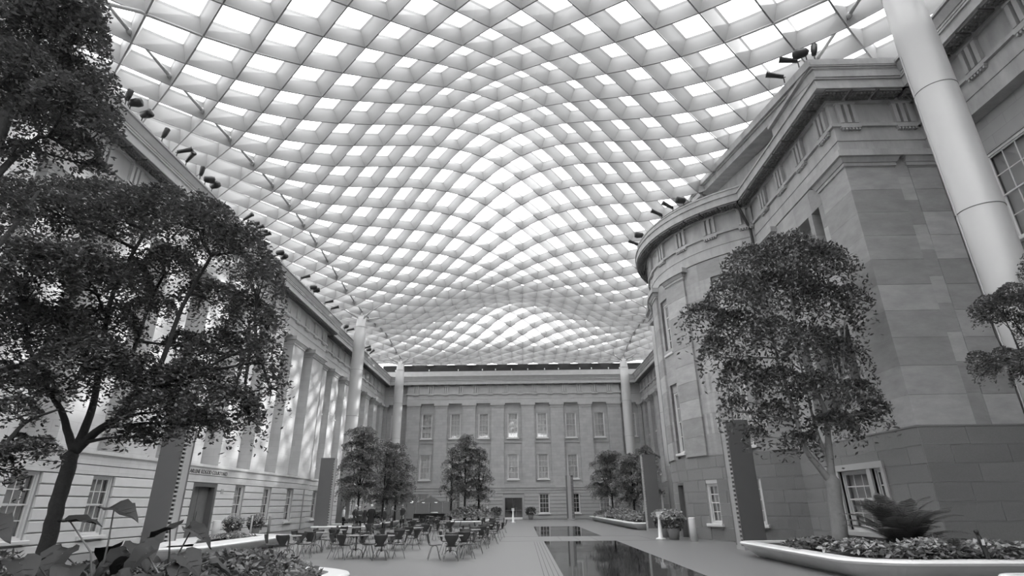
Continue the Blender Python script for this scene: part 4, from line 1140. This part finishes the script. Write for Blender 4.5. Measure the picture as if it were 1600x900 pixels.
ear_plant('green elephant ear at the left edge with drooping leaves', (-6.1, 6.6, Z0), [(.0, 0, 1.12, .65, -.3, -.12), (.45, .1, .72, .5, -.4, -.6), (-.5, 0, 1.05, .6, 2.8, -.1), (.1, -.2, .55, .5, -1.0, -.6)], 'leaf_ear', 5)
ear_plant('green elephant ear low in front of the black one', (-4.3, 7.4, Z0), [(.1, 0, .72, .5, -.3, -.5), (-.45, .1, .75, .55, -2.5, -.9), (.4, .2, .6, .5, .6, -.5), (-.1, -.3, .5, .5, -1.5, -.8), (-.8, .3, .66, .5, 2.8, -.7)], 'leaf_ear', 6)
ear_plant('black-leaved elephant ear low between trunk and shrub', (-5.3, 7.0, Z0), [(0, 0, .62, .5, -1.2, -.6), (-.5, .1, .7, .5, 2.7, -.4), (.5, .2, .52, .45, .3, -.6), (.1, -.4, .4, .45, -1.9, -.8)], 'leaf_ear_black', 7)
mound('leafy shrub mound at the right end of the left foreground planter', (-4.75, 10.0, Z0), 1.15, .9, .62, M['leaf_shrub'], .13, 1500, 31, wid=.45)
mound('feathery shrub left of the leaning trunk', (-8.3, 8.6, Z0), 1.3, .8, .80, M['leaf_shrub'], .11, 1500, 32, wid=.4)
mound('low dark shrub at the bottom left corner', (-5.9, 5.6, Z0), .9, .6, .52, M['leaf_shrub'], .10, 1300, 33, wid=.4)
mound('dark undergrowth below the elephant ears', (-5.2, 9.0, Z0 - .05), 1.3, .8, .42, M['leaf_dark'], .15, 1500, 34)
mound('broad dark leaves crowding below the elephant ears at the bottom left', (-5.4, 7.2, Z0 - .05), 1.2, .7, .5, M['leaf_ear'], .34, 170, 35, name='leafy_undergrowth', wid=.7)
mound('dense dark leaves right of the trunk foot behind the elephant ears', (-6.6, 9.6, Z0 - .05), 1.3, .6, .55, M['leaf_dark'], .16, 900, 36, name='leafy_undergrowth')
mound('dark leaves spilling at the lower left frame edge', (-4.6, 6.4, Z0 - .05), 1.3, .45, .36, M['leaf_shrub'], .12, 900, 37, name='leafy_undergrowth')
b = MB(); q = random.Random(9)
gp = empty('grass_clump', (-5.5, 6.6, Z0), label='fine arching grass blades in the left foreground', cat='plant')
for k in range(90):
    a = q.uniform(0, 6.28); l = q.uniform(.4, .8); pr = None
    pts = [Vector((math.cos(a) * l * u * .8, math.sin(a) * l * u * .8, .62 * l * math.sin(u * 2.2))) for u in (0, .25, .5, .75, 1)]
    b.tube(pts, [.005, .004, .004, .003, .001], 3, cap=False)
b.build('blades', M['leaf_shrub'], gp, kind='stuff')
# right planter
frond_plant('dark cycad with upright feathery fronds in the right planter', (10.35, 16.5, Z0), 30, 1.75, 5, leafl=.42, stiff=.30, up=1.12, pairs=34)
frond_plant('small cycad tuft right of the large one', (10.3, 14.6, Z0), 10, .55, 6, leafl=.16, pairs=14)
frond_plant('wispy palm seedling with open fronds right of the cycad', (10.6, 15.6, Z0), 6, 1.25, 7, leafl=.26, pairs=9, stiff=.6)
for k, (x, y, rx, ry, h, n, mm, lab) in enumerate([(8.6, 15.6, .8, .7, .42, 520, 'leaf_pale', 'pale variegated ground cover at the front corner of the right planter'),
    (9.9, 14.9, 1.0, .6, .46, 600, 'leaf_pale', 'pale variegated ground cover in the middle of the right planter'), (11.3, 14.8, .9, .6, .42, 520, 'leaf_pale', 'pale variegated ground cover towards the right edge'),
    (8.5, 17.6, .8, .8, .36, 520, 'leaf_shrub', 'dark broad-leaved cover at the foot of the fig trunk'), (9.6, 18.9, .8, .7, .3, 420, 'leaf_shrub', 'broad-leaved cover behind the fig trunk'),
    (10.9, 17.0, 1.1, .8, .34, 520, 'leaf_shrub', 'dark cover behind the cycad'), (9.2, 14.15, 1.0, .35, .28, 420, 'leaf_shrub', 'dark leaves spilling to the marble rim below the pale cover'), (11.1, 13.95, .9, .3, .28, 360, 'leaf_shrub', 'dark leaves along the marble rim at the right')]):
    mound(lab, (x, y, Z0 - .03), rx, ry, h, M[mm], .16, n, 40 + k, name='ground_cover', up=1.2, wid=.6)
t = empty('garden_lamp', (10.35, 13.75, Z0), label='small black garden lamp with a white label standing in the right planter', cat='lamp')
b = MB(); b.tube([(.05, 0, 0), (0, 0, .4), (-.04, 0, .6)], [.04, .055, .035], 8); b.build('stake', M['lamp_black'], t, smooth=True)
b = MB(); b.tube([(-.04, 0, .58), (-.08, -.05, .62), (-.12, -.08, .62)], [.04, .05, .04], 8); b.build('lamp_head', M['lamp_black'], t, smooth=True)
b = MB(); b.box(-.04, .02, -.07, -.055, .34, .46); b.build('label_tag', M['post'], t)
# far beds
frond_plant('spiky dark agave-like cycad under the far right trees', (9.2, 58.5, Z0), 18, 2.0, 8, leafl=.22, pairs=16, stiff=.15)
for k, (x, y, rx, ry, h, lab) in enumerate([(8.6, 44, 1.0, 2.2, .75, 'broad-leaved planting behind the pale pylon'), (8.7, 49, 1.0, 2.4, .9, 'tall broad-leaved planting in the right planter'), (8.6, 55, 1.1, 3.0, .85, 'low planting in the middle of the long right planter'), (8.4, 61.5, 1.0, 3.0, .7, 'planting at the far end of the long right planter'),
    (-5.0, 50.6, 1.5, 1.2, 1.15, 'broad-leaved planting at the front of the middle planter'), (-4.6, 53.6, 1.7, 1.6, 1.3, 'tall planting behind the middle trunks'), (-12.8, 46.5, 1.5, 1.6, .45, 'planting at the foot of the tallest left tree'), (-12.8, 50.5, 1.5, 1.8, .8, 'planting under the left cluster of trees'), (-13.2, 26.5, .9, 1.2, .25, 'low planting in the wide marble bench')]):
    mound(lab, (x, y, Z0 - .05), rx, ry, h, M['leaf_mid'], .3 if y > 40 else .12, 650, 60 + k, name='bed_planting', up=.4, wid=.4)

# ------------------------------------------------------------------ potted plants, posts, pylons
def potted(label, x, y, s=1.0, leaf='leaf_pale', seed=1, group='potted flowers by the doors'):
    t = empty('potted_plant', (x, y, 0), label=label, cat='plant pot', group=group)
    b = MB(); b.lathe(0, 0, [(.22 * s, 0), (.30 * s, .45 * s), (.32 * s, .5 * s), (.28 * s, .5 * s), (.26 * s, .44 * s)], 20); b.build('pot', M['pot'], t, smooth=True)
    r2 = np.random.default_rng(seed)
    for (mm, n, sc, zz, nm) in (('leaf_dark', 420, .95, .75, 'foliage'), (leaf, 300, 1.05, .92, 'blossom')):
        v = r2.normal(size=(n, 3)); v /= np.linalg.norm(v, axis=1)[:, None]; v *= r2.uniform(.6, 1, (n, 1))
        if nm == 'blossom': v[:, 2] = np.abs(v[:, 2])
        C = v * np.array([.62, .62, .42]) * s * sc + np.array([0, 0, zz * s])
        V, F = leaves(C, .15 * s, r2, .3, .6); np_mesh(nm, V, F, M[mm], t)
    return t
potted('flower pot nearest the viewer beside the curved bay door', 7.6, 30.3, 1.05, seed=1)
potted('flower pot behind its twin beside the curved bay door', 7.65, 32.4, 1.05, seed=2)
potted('flower pot right of the dark double door of the left wing', -16.6, 33.6, .95, seed=3)
potted('second flower pot right of the dark double door, below a window', -16.8, 36.9, .95, seed=4)
potted('plant pot left of the far door', -3.3, 71.5, 1.1, 'leaf_dark', 5)
potted('plant pot right of the far door', .9, 71.5, 1.1, 'leaf_dark', 6)
def post(name, label, x, y, h, r, cat='post', shape='round', cap=True, m='post'):
    t = empty(name, (x, y, 0), label=label, cat=cat, group='pale posts near the doors')
    b = MB()
    if shape == 'round': b.lathe(0, 0, [(r * 1.0, .0), (r, h * .93), (r * .95, h * .95)], 20)
    else: b.box(-r, r, -r, r, 0, h)
    b.build('shaft', M[m], t, smooth=(shape == 'round'))
    b = MB()
    if shape == 'round': b.lathe(0, 0, [(r * 1.03, h * .93), (r * 1.03, h * .98), (r * .7, h)], 20)
    else: b.box(-r * 1.2, r * 1.2, -r * 1.2, r * 1.2, h, h + .03)
    b.build('cap', M[m], t); return t
post('door_bollard', 'pale round bollard between the flower pots and the curved granite base', 8.15, 28.75, 1.05, .17)
post('door_bollard', 'pale round bollard left of the dark double door', -16.3, 31.2, 1.05, .2)
post('door_post', 'slim white post between the two flower pots of the left door', -16.2, 35.0, 1.2, .05)
post('door_post', 'slim grey post right of the second flower pot on the left', -16.6, 38.4, 1.15, .09, m='pylon_light')
for (x, y, lab, s) in ((6.95, 30.4, 'tapered white sign stand before the right flower pots', 1.0), (-1.05, 60, 'small tapered white sign stand in front of the far door', 1.05)):
    t = empty('sign_stand', (x, y, 0), label=lab, cat='sign stand', group='white sign stands')
    b = MB(); b.lathe(0, 0, [(.26 * s, 0), (.26 * s, .05), (.12 * s, .1), (.06 * s, 1.0 * s), (.04 * s, 1.15 * s)], 12); b.build('stand', M['post'], t, smooth=True)
    b = MB(); b.box(-.13 * s, .13 * s, -.02, .0, 1.05 * s, 1.3 * s); b.build('sign_plate', M['post'], t)

def pylon(label, x, y, turn=0, h=4.87):
    t = empty('light_pylon', (x, y, 0), turn, label=label, cat='pylon', group='dark vented light pylons')
    b = MB(); b.box(-.45, .45, -.42, .42, 0, .14); b.build('plinth', M['pylon_light'], t)
    b = MB(); b.box(-.45, .45, -.42, -.35, .14, h); b.build('front_plate', M['pylon'], t)
    b = MB(); b.box(-.45, .45, .30, .42, .14, h); b.build('back_plate', M['pylon'], t)
    b = MB(); b.box(-.40, .40, -.35, .30, .14, h - .02); b.build('core', M['black'], t)
    for s in (-1, 1):
        b = MB(); b.box(s * .40 if s > 0 else -.45, .45 if s > 0 else -.40, -.12, .30, .14, h); b.build('side_panel', M['pylon_light'], t)
        b = MB(); z = .2
        while z < h - .1: b.box(min(s * .40, s * .445), max(s * .40, s * .445), -.35, -.12, z, z + .075); z += .165
        b.build('vent_slat', M['pylon_light'], t, kind='stuff')
    b = MB(); b.box(-.45, .45, -.42, .42, h, h + .02); b.build('top_cap', M['pylon'], t)
    return t
pylon('tall dark pylon beside the right marble planter, nearest on the right', 8.9, 23.6)
pylon('paler vented pylon at the near end of the long right planter', 8.85, 40.4)
pylon('vented pylon with pale side standing before the left wing', -14.45, 23.4)
pylon('dark vented pylon in the left middle distance before the layered trees', -13.8, 40.4)
pylon('narrow pylon edge-on against the far wall, right of the far door', 5.6, 69.5, PI / 2)
pylon('narrow pylon edge-on against the far wall behind the middle trees', -8.0, 69.5, PI / 2)

# ------------------------------------------------------------------ café furniture
def chair_proto():
    t = empty('cafe_chair')
    # one bent shell: rows from seat front to back top (y forward = towards the table, z up), half width per row
    rows = [(.23, .440, .15), (.215, .452, .185), (.12, .447, .205), (0, .437, .205), (-.10, .437, .185), (-.165, .447, .145), (-.20, .475, .115), (-.22, .52, .115), (-.24, .58, .15), (-.258, .65, .195), (-.272, .71, .225), (-.282, .765, .235), (-.286, .79, .20)]
    cols = 9
    def shell(a, c, name):
        vs = []; R = rows[a:c]
        for side in (0, 1):
            for i, (y, z, w) in enumerate(R):
                back = z > .5
                for j in range(cols):
                    v = -1 + 2 * j / (cols - 1)
                    cz = .018 * v * v if not back else 0; cy = .045 * v * v if back else 0
                    dip = 0 if not (back and z > .76) else .015 * (v * v)
                    off = (0, -.011) if not back else (-.011, 0)
                    vs.append((v * w, y + cy + off[0] * side, z + cz + dip + off[1] * side))
        n = len(R); fs = []
        for side in (0, 1):
            for i in range(n - 1):
                for j in range(cols - 1):
                    q = [side * n * cols + i * cols + j, side * n * cols + i * cols + j + 1, side * n * cols + (i + 1) * cols + j + 1, side * n * cols + (i + 1) * cols + j]
                    fs.append(q if side == 0 else q[::-1])
        B = n * cols
        for i in range(n - 1):
            for j in (0, cols - 1): fs.append([i * cols + j, (i + 1) * cols + j, B + (i + 1) * cols + j, B + i * cols + j])
        for i in (0, n - 1):
            for j in range(cols - 1): fs.append([i * cols + j, i * cols + j + 1, B + i * cols + j + 1, B + i * cols + j])
        b = MB(); b.add(vs, fs); return b.build(name, M['chair'], t, smooth=True)
    shell(0, 7, 'seat'); shell(6, 13, 'backrest')
    for sx in (-1, 1):
        for (y0, y1) in ((.06, .20), (-.06, -.22)):
            b = MB(); b.tube([(sx * .06, y0 * .4, .425), (sx * .15, y0 * 1.2, .42), (sx * .165, y0 * 1.5, .395), (sx * .235, y1, .0)], .009, 6); b.build('leg', M['chrome_dark'], t, smooth=True)
    return t
def table_proto():
    t = empty('cafe_table')
    b = MB(); b.lathe(0, 0, [(.40, .715), (.425, .722), (.425, .74), (.42, .745)], 32); b.build('tabletop', M['table_top'], t)
    b = MB(); b.lathe(0, 0, [(.427, .720), (.43, .725), (.43, .738), (.427, .742)], 32); b.build('table_edge', M['table_edge'], t)
    b = MB(); b.tube([(0, 0, .22), (0, 0, .715)], .032, 10); b.lathe(0, 0, [(.12, .70), (.13, .715)], 12); b.build('stem', M['chrome_dark'], t, smooth=True)
    for k in range(4):
        a = PI / 4 + k * PI / 2; b = MB()
        b.tube([(math.cos(a) * r, math.sin(a) * r, z) for r, z in ((.02, .26), (.10, .285), (.19, .25), (.27, .15), (.31, .02))], .017, 6); b.build('foot', M['chrome'], t, smooth=True)
    return t
CH, TB = chair_proto(), table_proto(); first = {'c': True, 't': True}
tables = [(-8.43, 21.3, 'front row, leftmost'), (-8.4, 23.9, 'left column, second row'), (-8.32, 26.3, 'left column, third row'), (-8.4, 29.4, 'left column, fourth row'), (-8.5, 33.0, 'left column, fifth row'),
          (-5.98, 21.3, 'front row, second from left'), (-4.95, 20.85, 'front row, third from left'), (-5.25, 25.0, 'middle column, second row'), (-5.15, 28.0, 'middle column, third row'), (-5.3, 31.5, 'middle column, fourth row'),
          (-2.5, 20.4, 'front row, rightmost'), (-2.35, 22.6, 'right column, second row'), (-2.25, 25.3, 'right column, third row'), (-2.05, 27.8, 'right column, fourth row'), (-1.95, 33.2, 'right column, sixth row'), (-2.0, 30.4, 'right column, fifth row'), (-1.9, 38.5, 'right column, farthest row'),
          (-4.6, 35.2, 'before the middle planter'), (-5.4, 39.3, 'near left of planter'), (-7.4, 39.6, 'behind the lone man'), (-6.9, 44.3, 'far left of planter'), (-8.4, 44.8, 'farthest at left'),
          (-7.6, 51.0, 'nearer the partition'), (-8.9, 55.5, 'by the counter'), (-2.2, 44.0, 'right of planter')]
rr = random.Random(17)
side_lab = ['with its back to the viewer', 'right of the table facing left', 'behind the table facing the viewer', 'left of the table facing right']
for n_, (x, y, lab) in enumerate(tables):
    o = TB if first['t'] else copy_tree(TB); first['t'] = False
    a0 = rr.uniform(-.18, .18)
    o.location = (x, y, 0); o.rotation_euler = (0, 0, a0)
    tag(o, 'round café table, %s' % lab, 'table', 'round café tables')
    for k in range(4):
        if y > 34 and k == 2 and rr.random() < .4: continue
        c = CH if first['c'] else copy_tree(CH); first['c'] = False
        a = a0 - PI / 2 + k * PI / 2 + rr.uniform(-.28, .28); d = rr.uniform(.50, .66)
        c.location = (x + math.cos(a) * d, y + math.sin(a) * d, 0); c.rotation_euler = (0, 0, a + PI / 2 + rr.uniform(-.3, .3))
        tag(c, 'dark plywood chair %s, %s table' % (side_lab[k], lab), 'chair', 'dark plywood café chairs')

# parasol tables, partition and counter at the back left
def parasol(label, x, y, s=1.0, bright=False):
    t = empty('parasol', (x, y, 0), label=label, cat='parasol', group='parasols at the back of the café')
    b = MB(); b.tube([(0, 0, 0), (0, 0, 2.45)], .03, 8); b.build('pole', M['chrome_dark'], t)
    b = MB(); b.lathe(0, 0, [(1.15 * s, 1.98), (.6 * s, 2.25), (.05, 2.55), (.04, 2.6)], 8); b.build('canopy', M['umbrella'], t)
    b = MB(); b.lathe(0, 0, [(.25, 0), (.25, .06), (.05, .1)], 16); b.build('base', M['lamp_black'], t)
    for k in range(2):
        b = MB(); sx = -1 if k else 1; b.lathe(sx * .62, -.5, [(.05, 1.92), (.14, 1.95), (.15, 2.02), (.1, 2.08)], 12)
        lm = bpy.data.materials.get('parasol lamp')
        if not lm:
            lm = mat('parasol lamp', .9, .4); lm.node_tree.nodes['Principled BSDF'].inputs['Emission Color'].default_value = g3(1); lm.node_tree.nodes['Principled BSDF'].inputs['Emission Strength'].default_value = 1.0
        b.build('lamp', lm, t, smooth=True)
    return t
parasol('grey parasol with two lamps above the bar counter', -9.15, 57.6)
parasol('grey parasol with lamps behind the man in the jacket', -11.0, 54.8, .9)
t = empty('bar_counter', (-9.1, 57.6, 0), label='low dark bar counter with a pale top under the parasol', cat='counter')
b = MB(); b.box(-1.5, 1.5, -.9, -.3, 0, .95); b.build('counter_body', M['black'], t); b = MB(); b.box(-1.6, 1.6, -1.0, -.2, .95, 1.0); b.build('counter_top', M['table_top'], t)
b = MB(); b.lathe(.45, -.6, [(.35, 1.0), (.38, 1.06), (.3, 1.1)], 20); b.build('serving_tray', M['post'], t)
t = empty('grey_partition', (-11.5, 66, 0), label='plain grey partition screen before the far wall at the left', cat='partition')
for k in range(5):
    b = MB(); x = -3.6 + 1.5 * k; b.box(x + .02, x + 1.48, -.04, .04, 0, 2.05); b.build('panel', M['panel'], t)
# ------------------------------------------------------------------ visitors
M['cloth_black'] = mat('black wool', .010, .85)
M['cloth_dark'] = mat('dark cloth', .035, .85)
M['cloth_grey'] = mat('grey cloth', .11, .85, var=.2, scale=12)
M['cloth_light'] = mat('light cloth', .55, .85)
M['hair_white'] = mat('white hair', .55, .7)
M['hair_dark'] = mat('dark hair', .025, .6)
M['shoe'] = mat('dark shoe', .02, .5)

def person(label, x, y, h, face, top, legs, hair, arms, coat=None, headturn=0.0, stance=.11, long_hair=False, bag=False, stride=0.0):
    """figure facing local +Y, later turned by `face`; arms: for left(-) and right(+): (elbow, hand) as offsets from the shoulder"""
    k = h / 1.75
    V, E, R, L = [], [], [], []
    def v(p, r, lab, prev=None):
        V.append(Vector(p) * k); R.append(r * k); L.append(lab)
        if prev is not None: E.append((prev, len(V) - 1))
        return len(V) - 1
    pel = v((0, 0, .96), .135, 'legs')
    wst = v((0, .0, 1.10), .125, 'top', pel); chs = v((0, -.01, 1.28), .145, 'top', wst)
    upc = v((0, -.015, 1.42), .11, 'top', chs); nck = v((0, 0, 1.50), .052, 'skin', upc)
    jaw = v((0, .02, 1.57), .068, 'skin', nck); skl = v((0, .015, 1.65), .088, 'skin', jaw); crn = v((0, 0, 1.70), .070, 'skin', skl)
    hd = Vector((math.sin(headturn), math.cos(headturn), 0))
    v((hd.x * .105, hd.y * .105, 1.625), .014, 'skin', skl)
    for s in (-1, 1): v((hd.y * s * .092, -hd.x * s * .092, 1.63), .016, 'skin', skl)
    for s in (-1, 1):
        hip = v((s * .09, 0, .90), .095, 'legs', pel)
        kn = v((s * (.095 + stance * .3), .02 + s * stride, .50), .062, 'legs', hip)
        an = v((s * (.09 + stance * .6), -.02 + s * stride * 1.6, .10), .042, 'legs', kn)
        to = v((s * (.10 + stance * .7), .05 + s * stride * 1.6, .045), .04, 'shoe', an); v((s * (.11 + stance * .7), .15 + s * stride * 1.6, .03), .03, 'shoe', to)
        sh = v((s * .175, -.01, 1.42), .062, 'top', upc)
        e, hn = arms[0] if s < 0 else arms[1]
        e = Vector((s * e[0], e[1], e[2])); hn = Vector((s * hn[0], hn[1], hn[2])); S0 = Vector((s * .175, -.01, 1.42))
        el = v(S0 + e, .045, 'top', sh); wr = v(S0 + hn, .030, 'top', el)
        d = (hn - e).normalized(); pal = v(S0 + hn + d * .07, .034, 'skin', wr)
        sd = d.cross(Vector((0, 1, 0)))
        if sd.length < .2: sd = d.cross(Vector((1, 0, 0)))
        sd.normalize(); up = sd.cross(d)
        for f in range(4):
            b0 = S0 + hn + d * .10 + sd * (-.026 + .0175 * f); f1 = v(b0 + d * .02, .010, 'skin', pal)
            ln = (.045, .055, .05, .038)[f]; f2 = v(b0 + d * (.02 + ln * .6) + up * .012, .009, 'skin', f1); v(b0 + d * (.02 + ln * .85) + up * .03, .008, 'skin', f2)
        t1 = v(S0 + hn + d * .05 - sd * .045 + up * .01, .011, 'skin', pal); v(S0 + hn + d * .085 - sd * .055 + up * .02, .009, 'skin', t1)
    me = bpy.data.meshes.new('body_cage'); me.from_pydata(V, E, []); me.update()
    o = bpy.data.objects.new('body_cage', me); COL.objects.link(o)
    mo = o.modifiers.new('skin', 'SKIN'); mo.use_smooth_shade = True
    for i, sv in enumerate(me.skin_vertices[0].data): sv.radius = (R[i], R[i]); sv.use_root = (i == 0)
    for i in range(len(V)):
        if L[i] in ('top', 'legs') and i in (pel, wst, chs, upc): me.skin_vertices[0].data[i].radius = (R[i] * 1.15, R[i] * .8)
    o.modifiers.new('sub', 'SUBSURF').levels = 1
    bpy.context.view_layer.update()
    m2 = bpy.data.meshes.new_from_object(o.evaluated_get(bpy.context.evaluated_depsgraph_get()))
    bpy.data.objects.remove(o)
    t = empty('person', (x, y, 0), face, label=label, cat='person', group='visitors standing behind the café tables')
    kinds = {'legs': legs, 'top': top, 'skin': M['skin'], 'shoe': M['shoe']}; order = list(kinds)
    m2.materials.clear()
    for q in order: m2.materials.append(kinds[q])
    VV = np.array([list(p) for p in V]); 
    for p in m2.polygons:
        c = np.array(p.center); i = int(np.argmin(((VV - c) ** 2).sum(1) - np.array(R) ** 2 * .5)); p.material_index = order.index(L[i]); p.use_smooth = True
    b = bpy.data.objects.new('body', m2); COL.objects.link(b); b.parent = t
    zmin = min(p.co.z for p in m2.vertices)
    zmax = max(p.co.z for p in m2.vertices); sc = (h - .02) / (zmax - zmin)
    t.scale = (sc, sc, sc); t.location.z = -zmin * sc
    # hair: a cap over the skull, open at the face
    hb = MB(); vs = []; rings = 8; seg = 14
    for i in range(rings):
        for j in range(seg):
            an = 2 * PI * j / seg; fr = math.cos(an)  # fr=1 faces forward
            low = (.35 + .35 * (1 - fr) / 2 * 2) * (1.35 if long_hair else 1.0)
            th = i / (rings - 1) * (PI / 2 * (.55 + .75 * (1 - fr) / 2 + (.35 if long_hair and fr < .3 else 0)))
            rr_ = .098 * math.sin(th); ax = an + headturn
            vs.append(Vector((math.sin(ax) * rr_ * .93, math.cos(ax) * rr_ * 1.12 - .005, 1.655 + .098 * math.cos(th) - (.08 * max(0, th - 1.6) if long_hair else 0))) * k)
    fs = [(i * seg + j, i * seg + (j + 1) % seg, (i + 1) * seg + (j + 1) % seg, (i + 1) * seg + j) for i in range(rings - 1) for j in range(seg)]
    hb.add(vs, fs); hb.build('hair', hair, t, smooth=True)
    eb = MB()
    for s in (-1, 1):
        c = Vector((hd.x * .088 + hd.y * s * .032, hd.y * .088 - hd.x * s * .032, 1.645)) * k; eb.lathe(c.x, c.y, [(.004, c.z - .008), (.009, c.z), (.004, c.z + .008)], 6)
    mc = Vector((hd.x * .092, hd.y * .092, 1.585)) * k; eb.box(mc.x - .022, mc.x + .022, mc.y - .006, mc.y + .006, mc.z - .004, mc.z + .004)
    eb.build('face_features', M['hair_dark'], t)
    if coat:
        cm, hem = coat; cb = MB(); vs = []; prof = [(1.47, .085, .075), (1.42, .19, .115), (1.28, .205, .15), (1.08, .18, .135), (.92, .20, .15), ((.92 + hem) / 2, .215, .165), (hem, .235, .18)]
        for (z, a, c) in prof:
            for j in range(20):
                an = 2 * PI * j / 20; vs.append(Vector((a * math.cos(an) * (1 + .02 * math.sin(an * 5)), c * math.sin(an) - .008, z)) * k)
        fs = [(i * 20 + j, i * 20 + (j + 1) % 20, (i + 1) * 20 + (j + 1) % 20, (i + 1) * 20 + j) for i in range(len(prof) - 1) for j in range(20)]
        cb.add(vs, fs); cb.build('coat', cm, t, smooth=True)
    if bag:
        bb = MB(); bb.tube([(.24, .0, .95), (.25, .02, .72)], [.05, .12], 10); bb.build('bag', M['cloth_black'], t, smooth=True)
    return t
DOWN = ((.06, -.02, -.29), (.05, .05, -.54)); FOLD = ((.05, .02, -.27), (-.08, .20, -.26)); FRONT = ((.07, -.02, -.28), (-.10, .12, -.50)); POCKET = ((.12, -.08, -.26), (.02, .06, -.46))
POINT = ((.16, .18, -.10), (.28, .42, .02)); HIPS = ((.16, -.06, -.24), (.0, .06, -.40))
K = M
person('slim person in a light long-sleeved top with dark hair, far left of the group', -12.75, 41.6, 1.68, -1.1, K['cloth_light'], K['cloth_dark'], K['hair_dark'], (DOWN, FRONT), long_hair=False, bag=True)
person('white-haired person in a dark jacket, second from the left', -11.95, 41.8, 1.75, -1.9, K['cloth_dark'], K['cloth_grey'], K['hair_white'], (DOWN, HIPS), coat=(K['cloth_dark'], .80))
person('person in a dark coat half hidden behind the white-haired visitors', -11.75, 43.5, 1.66, -1.3, K['cloth_dark'], K['cloth_dark'], K['hair_dark'], (DOWN, FRONT), coat=(K['cloth_dark'], .7))
person('white-haired person in black with folded arms', -10.86, 40.0 - 1.2, 1.66, -2.6, K['cloth_dark'], K['cloth_black'], K['hair_white'], (FOLD, FOLD), coat=(K['cloth_dark'], .82), stance=.14)
person('person seen from behind in a long black coat, nearest of the group', -9.95, 38.4, 1.76, .12, K['cloth_black'], K['cloth_black'], K['hair_white'], (POCKET, POCKET), coat=(K['cloth_black'], .52), stance=.2)
person('long-haired person in a dark top pointing with an outstretched hand', -9.75, 41.2, 1.60, 2.3, K['cloth_dark'], K['cloth_black'], K['hair_dark'], (DOWN, FRONT), long_hair=True, stance=.18)
person('person in a grey top reaching an arm out to the right', -10.2, 45.6, 1.68, -1.7, K['cloth_grey'], K['cloth_dark'], K['hair_dark'], (POINT, DOWN))
person('lone person in a grey jacket standing right of the group', -9.75, 47.4, 1.80, 2.6, K['cloth_grey'], K['cloth_black'], K['hair_dark'], (POCKET, FRONT), coat=(K['cloth_dark'], .86), headturn=.3)
for o_ in list(bpy.data.objects):
    if o_.name.startswith('wall_') and o_.type == 'EMPTY': pass
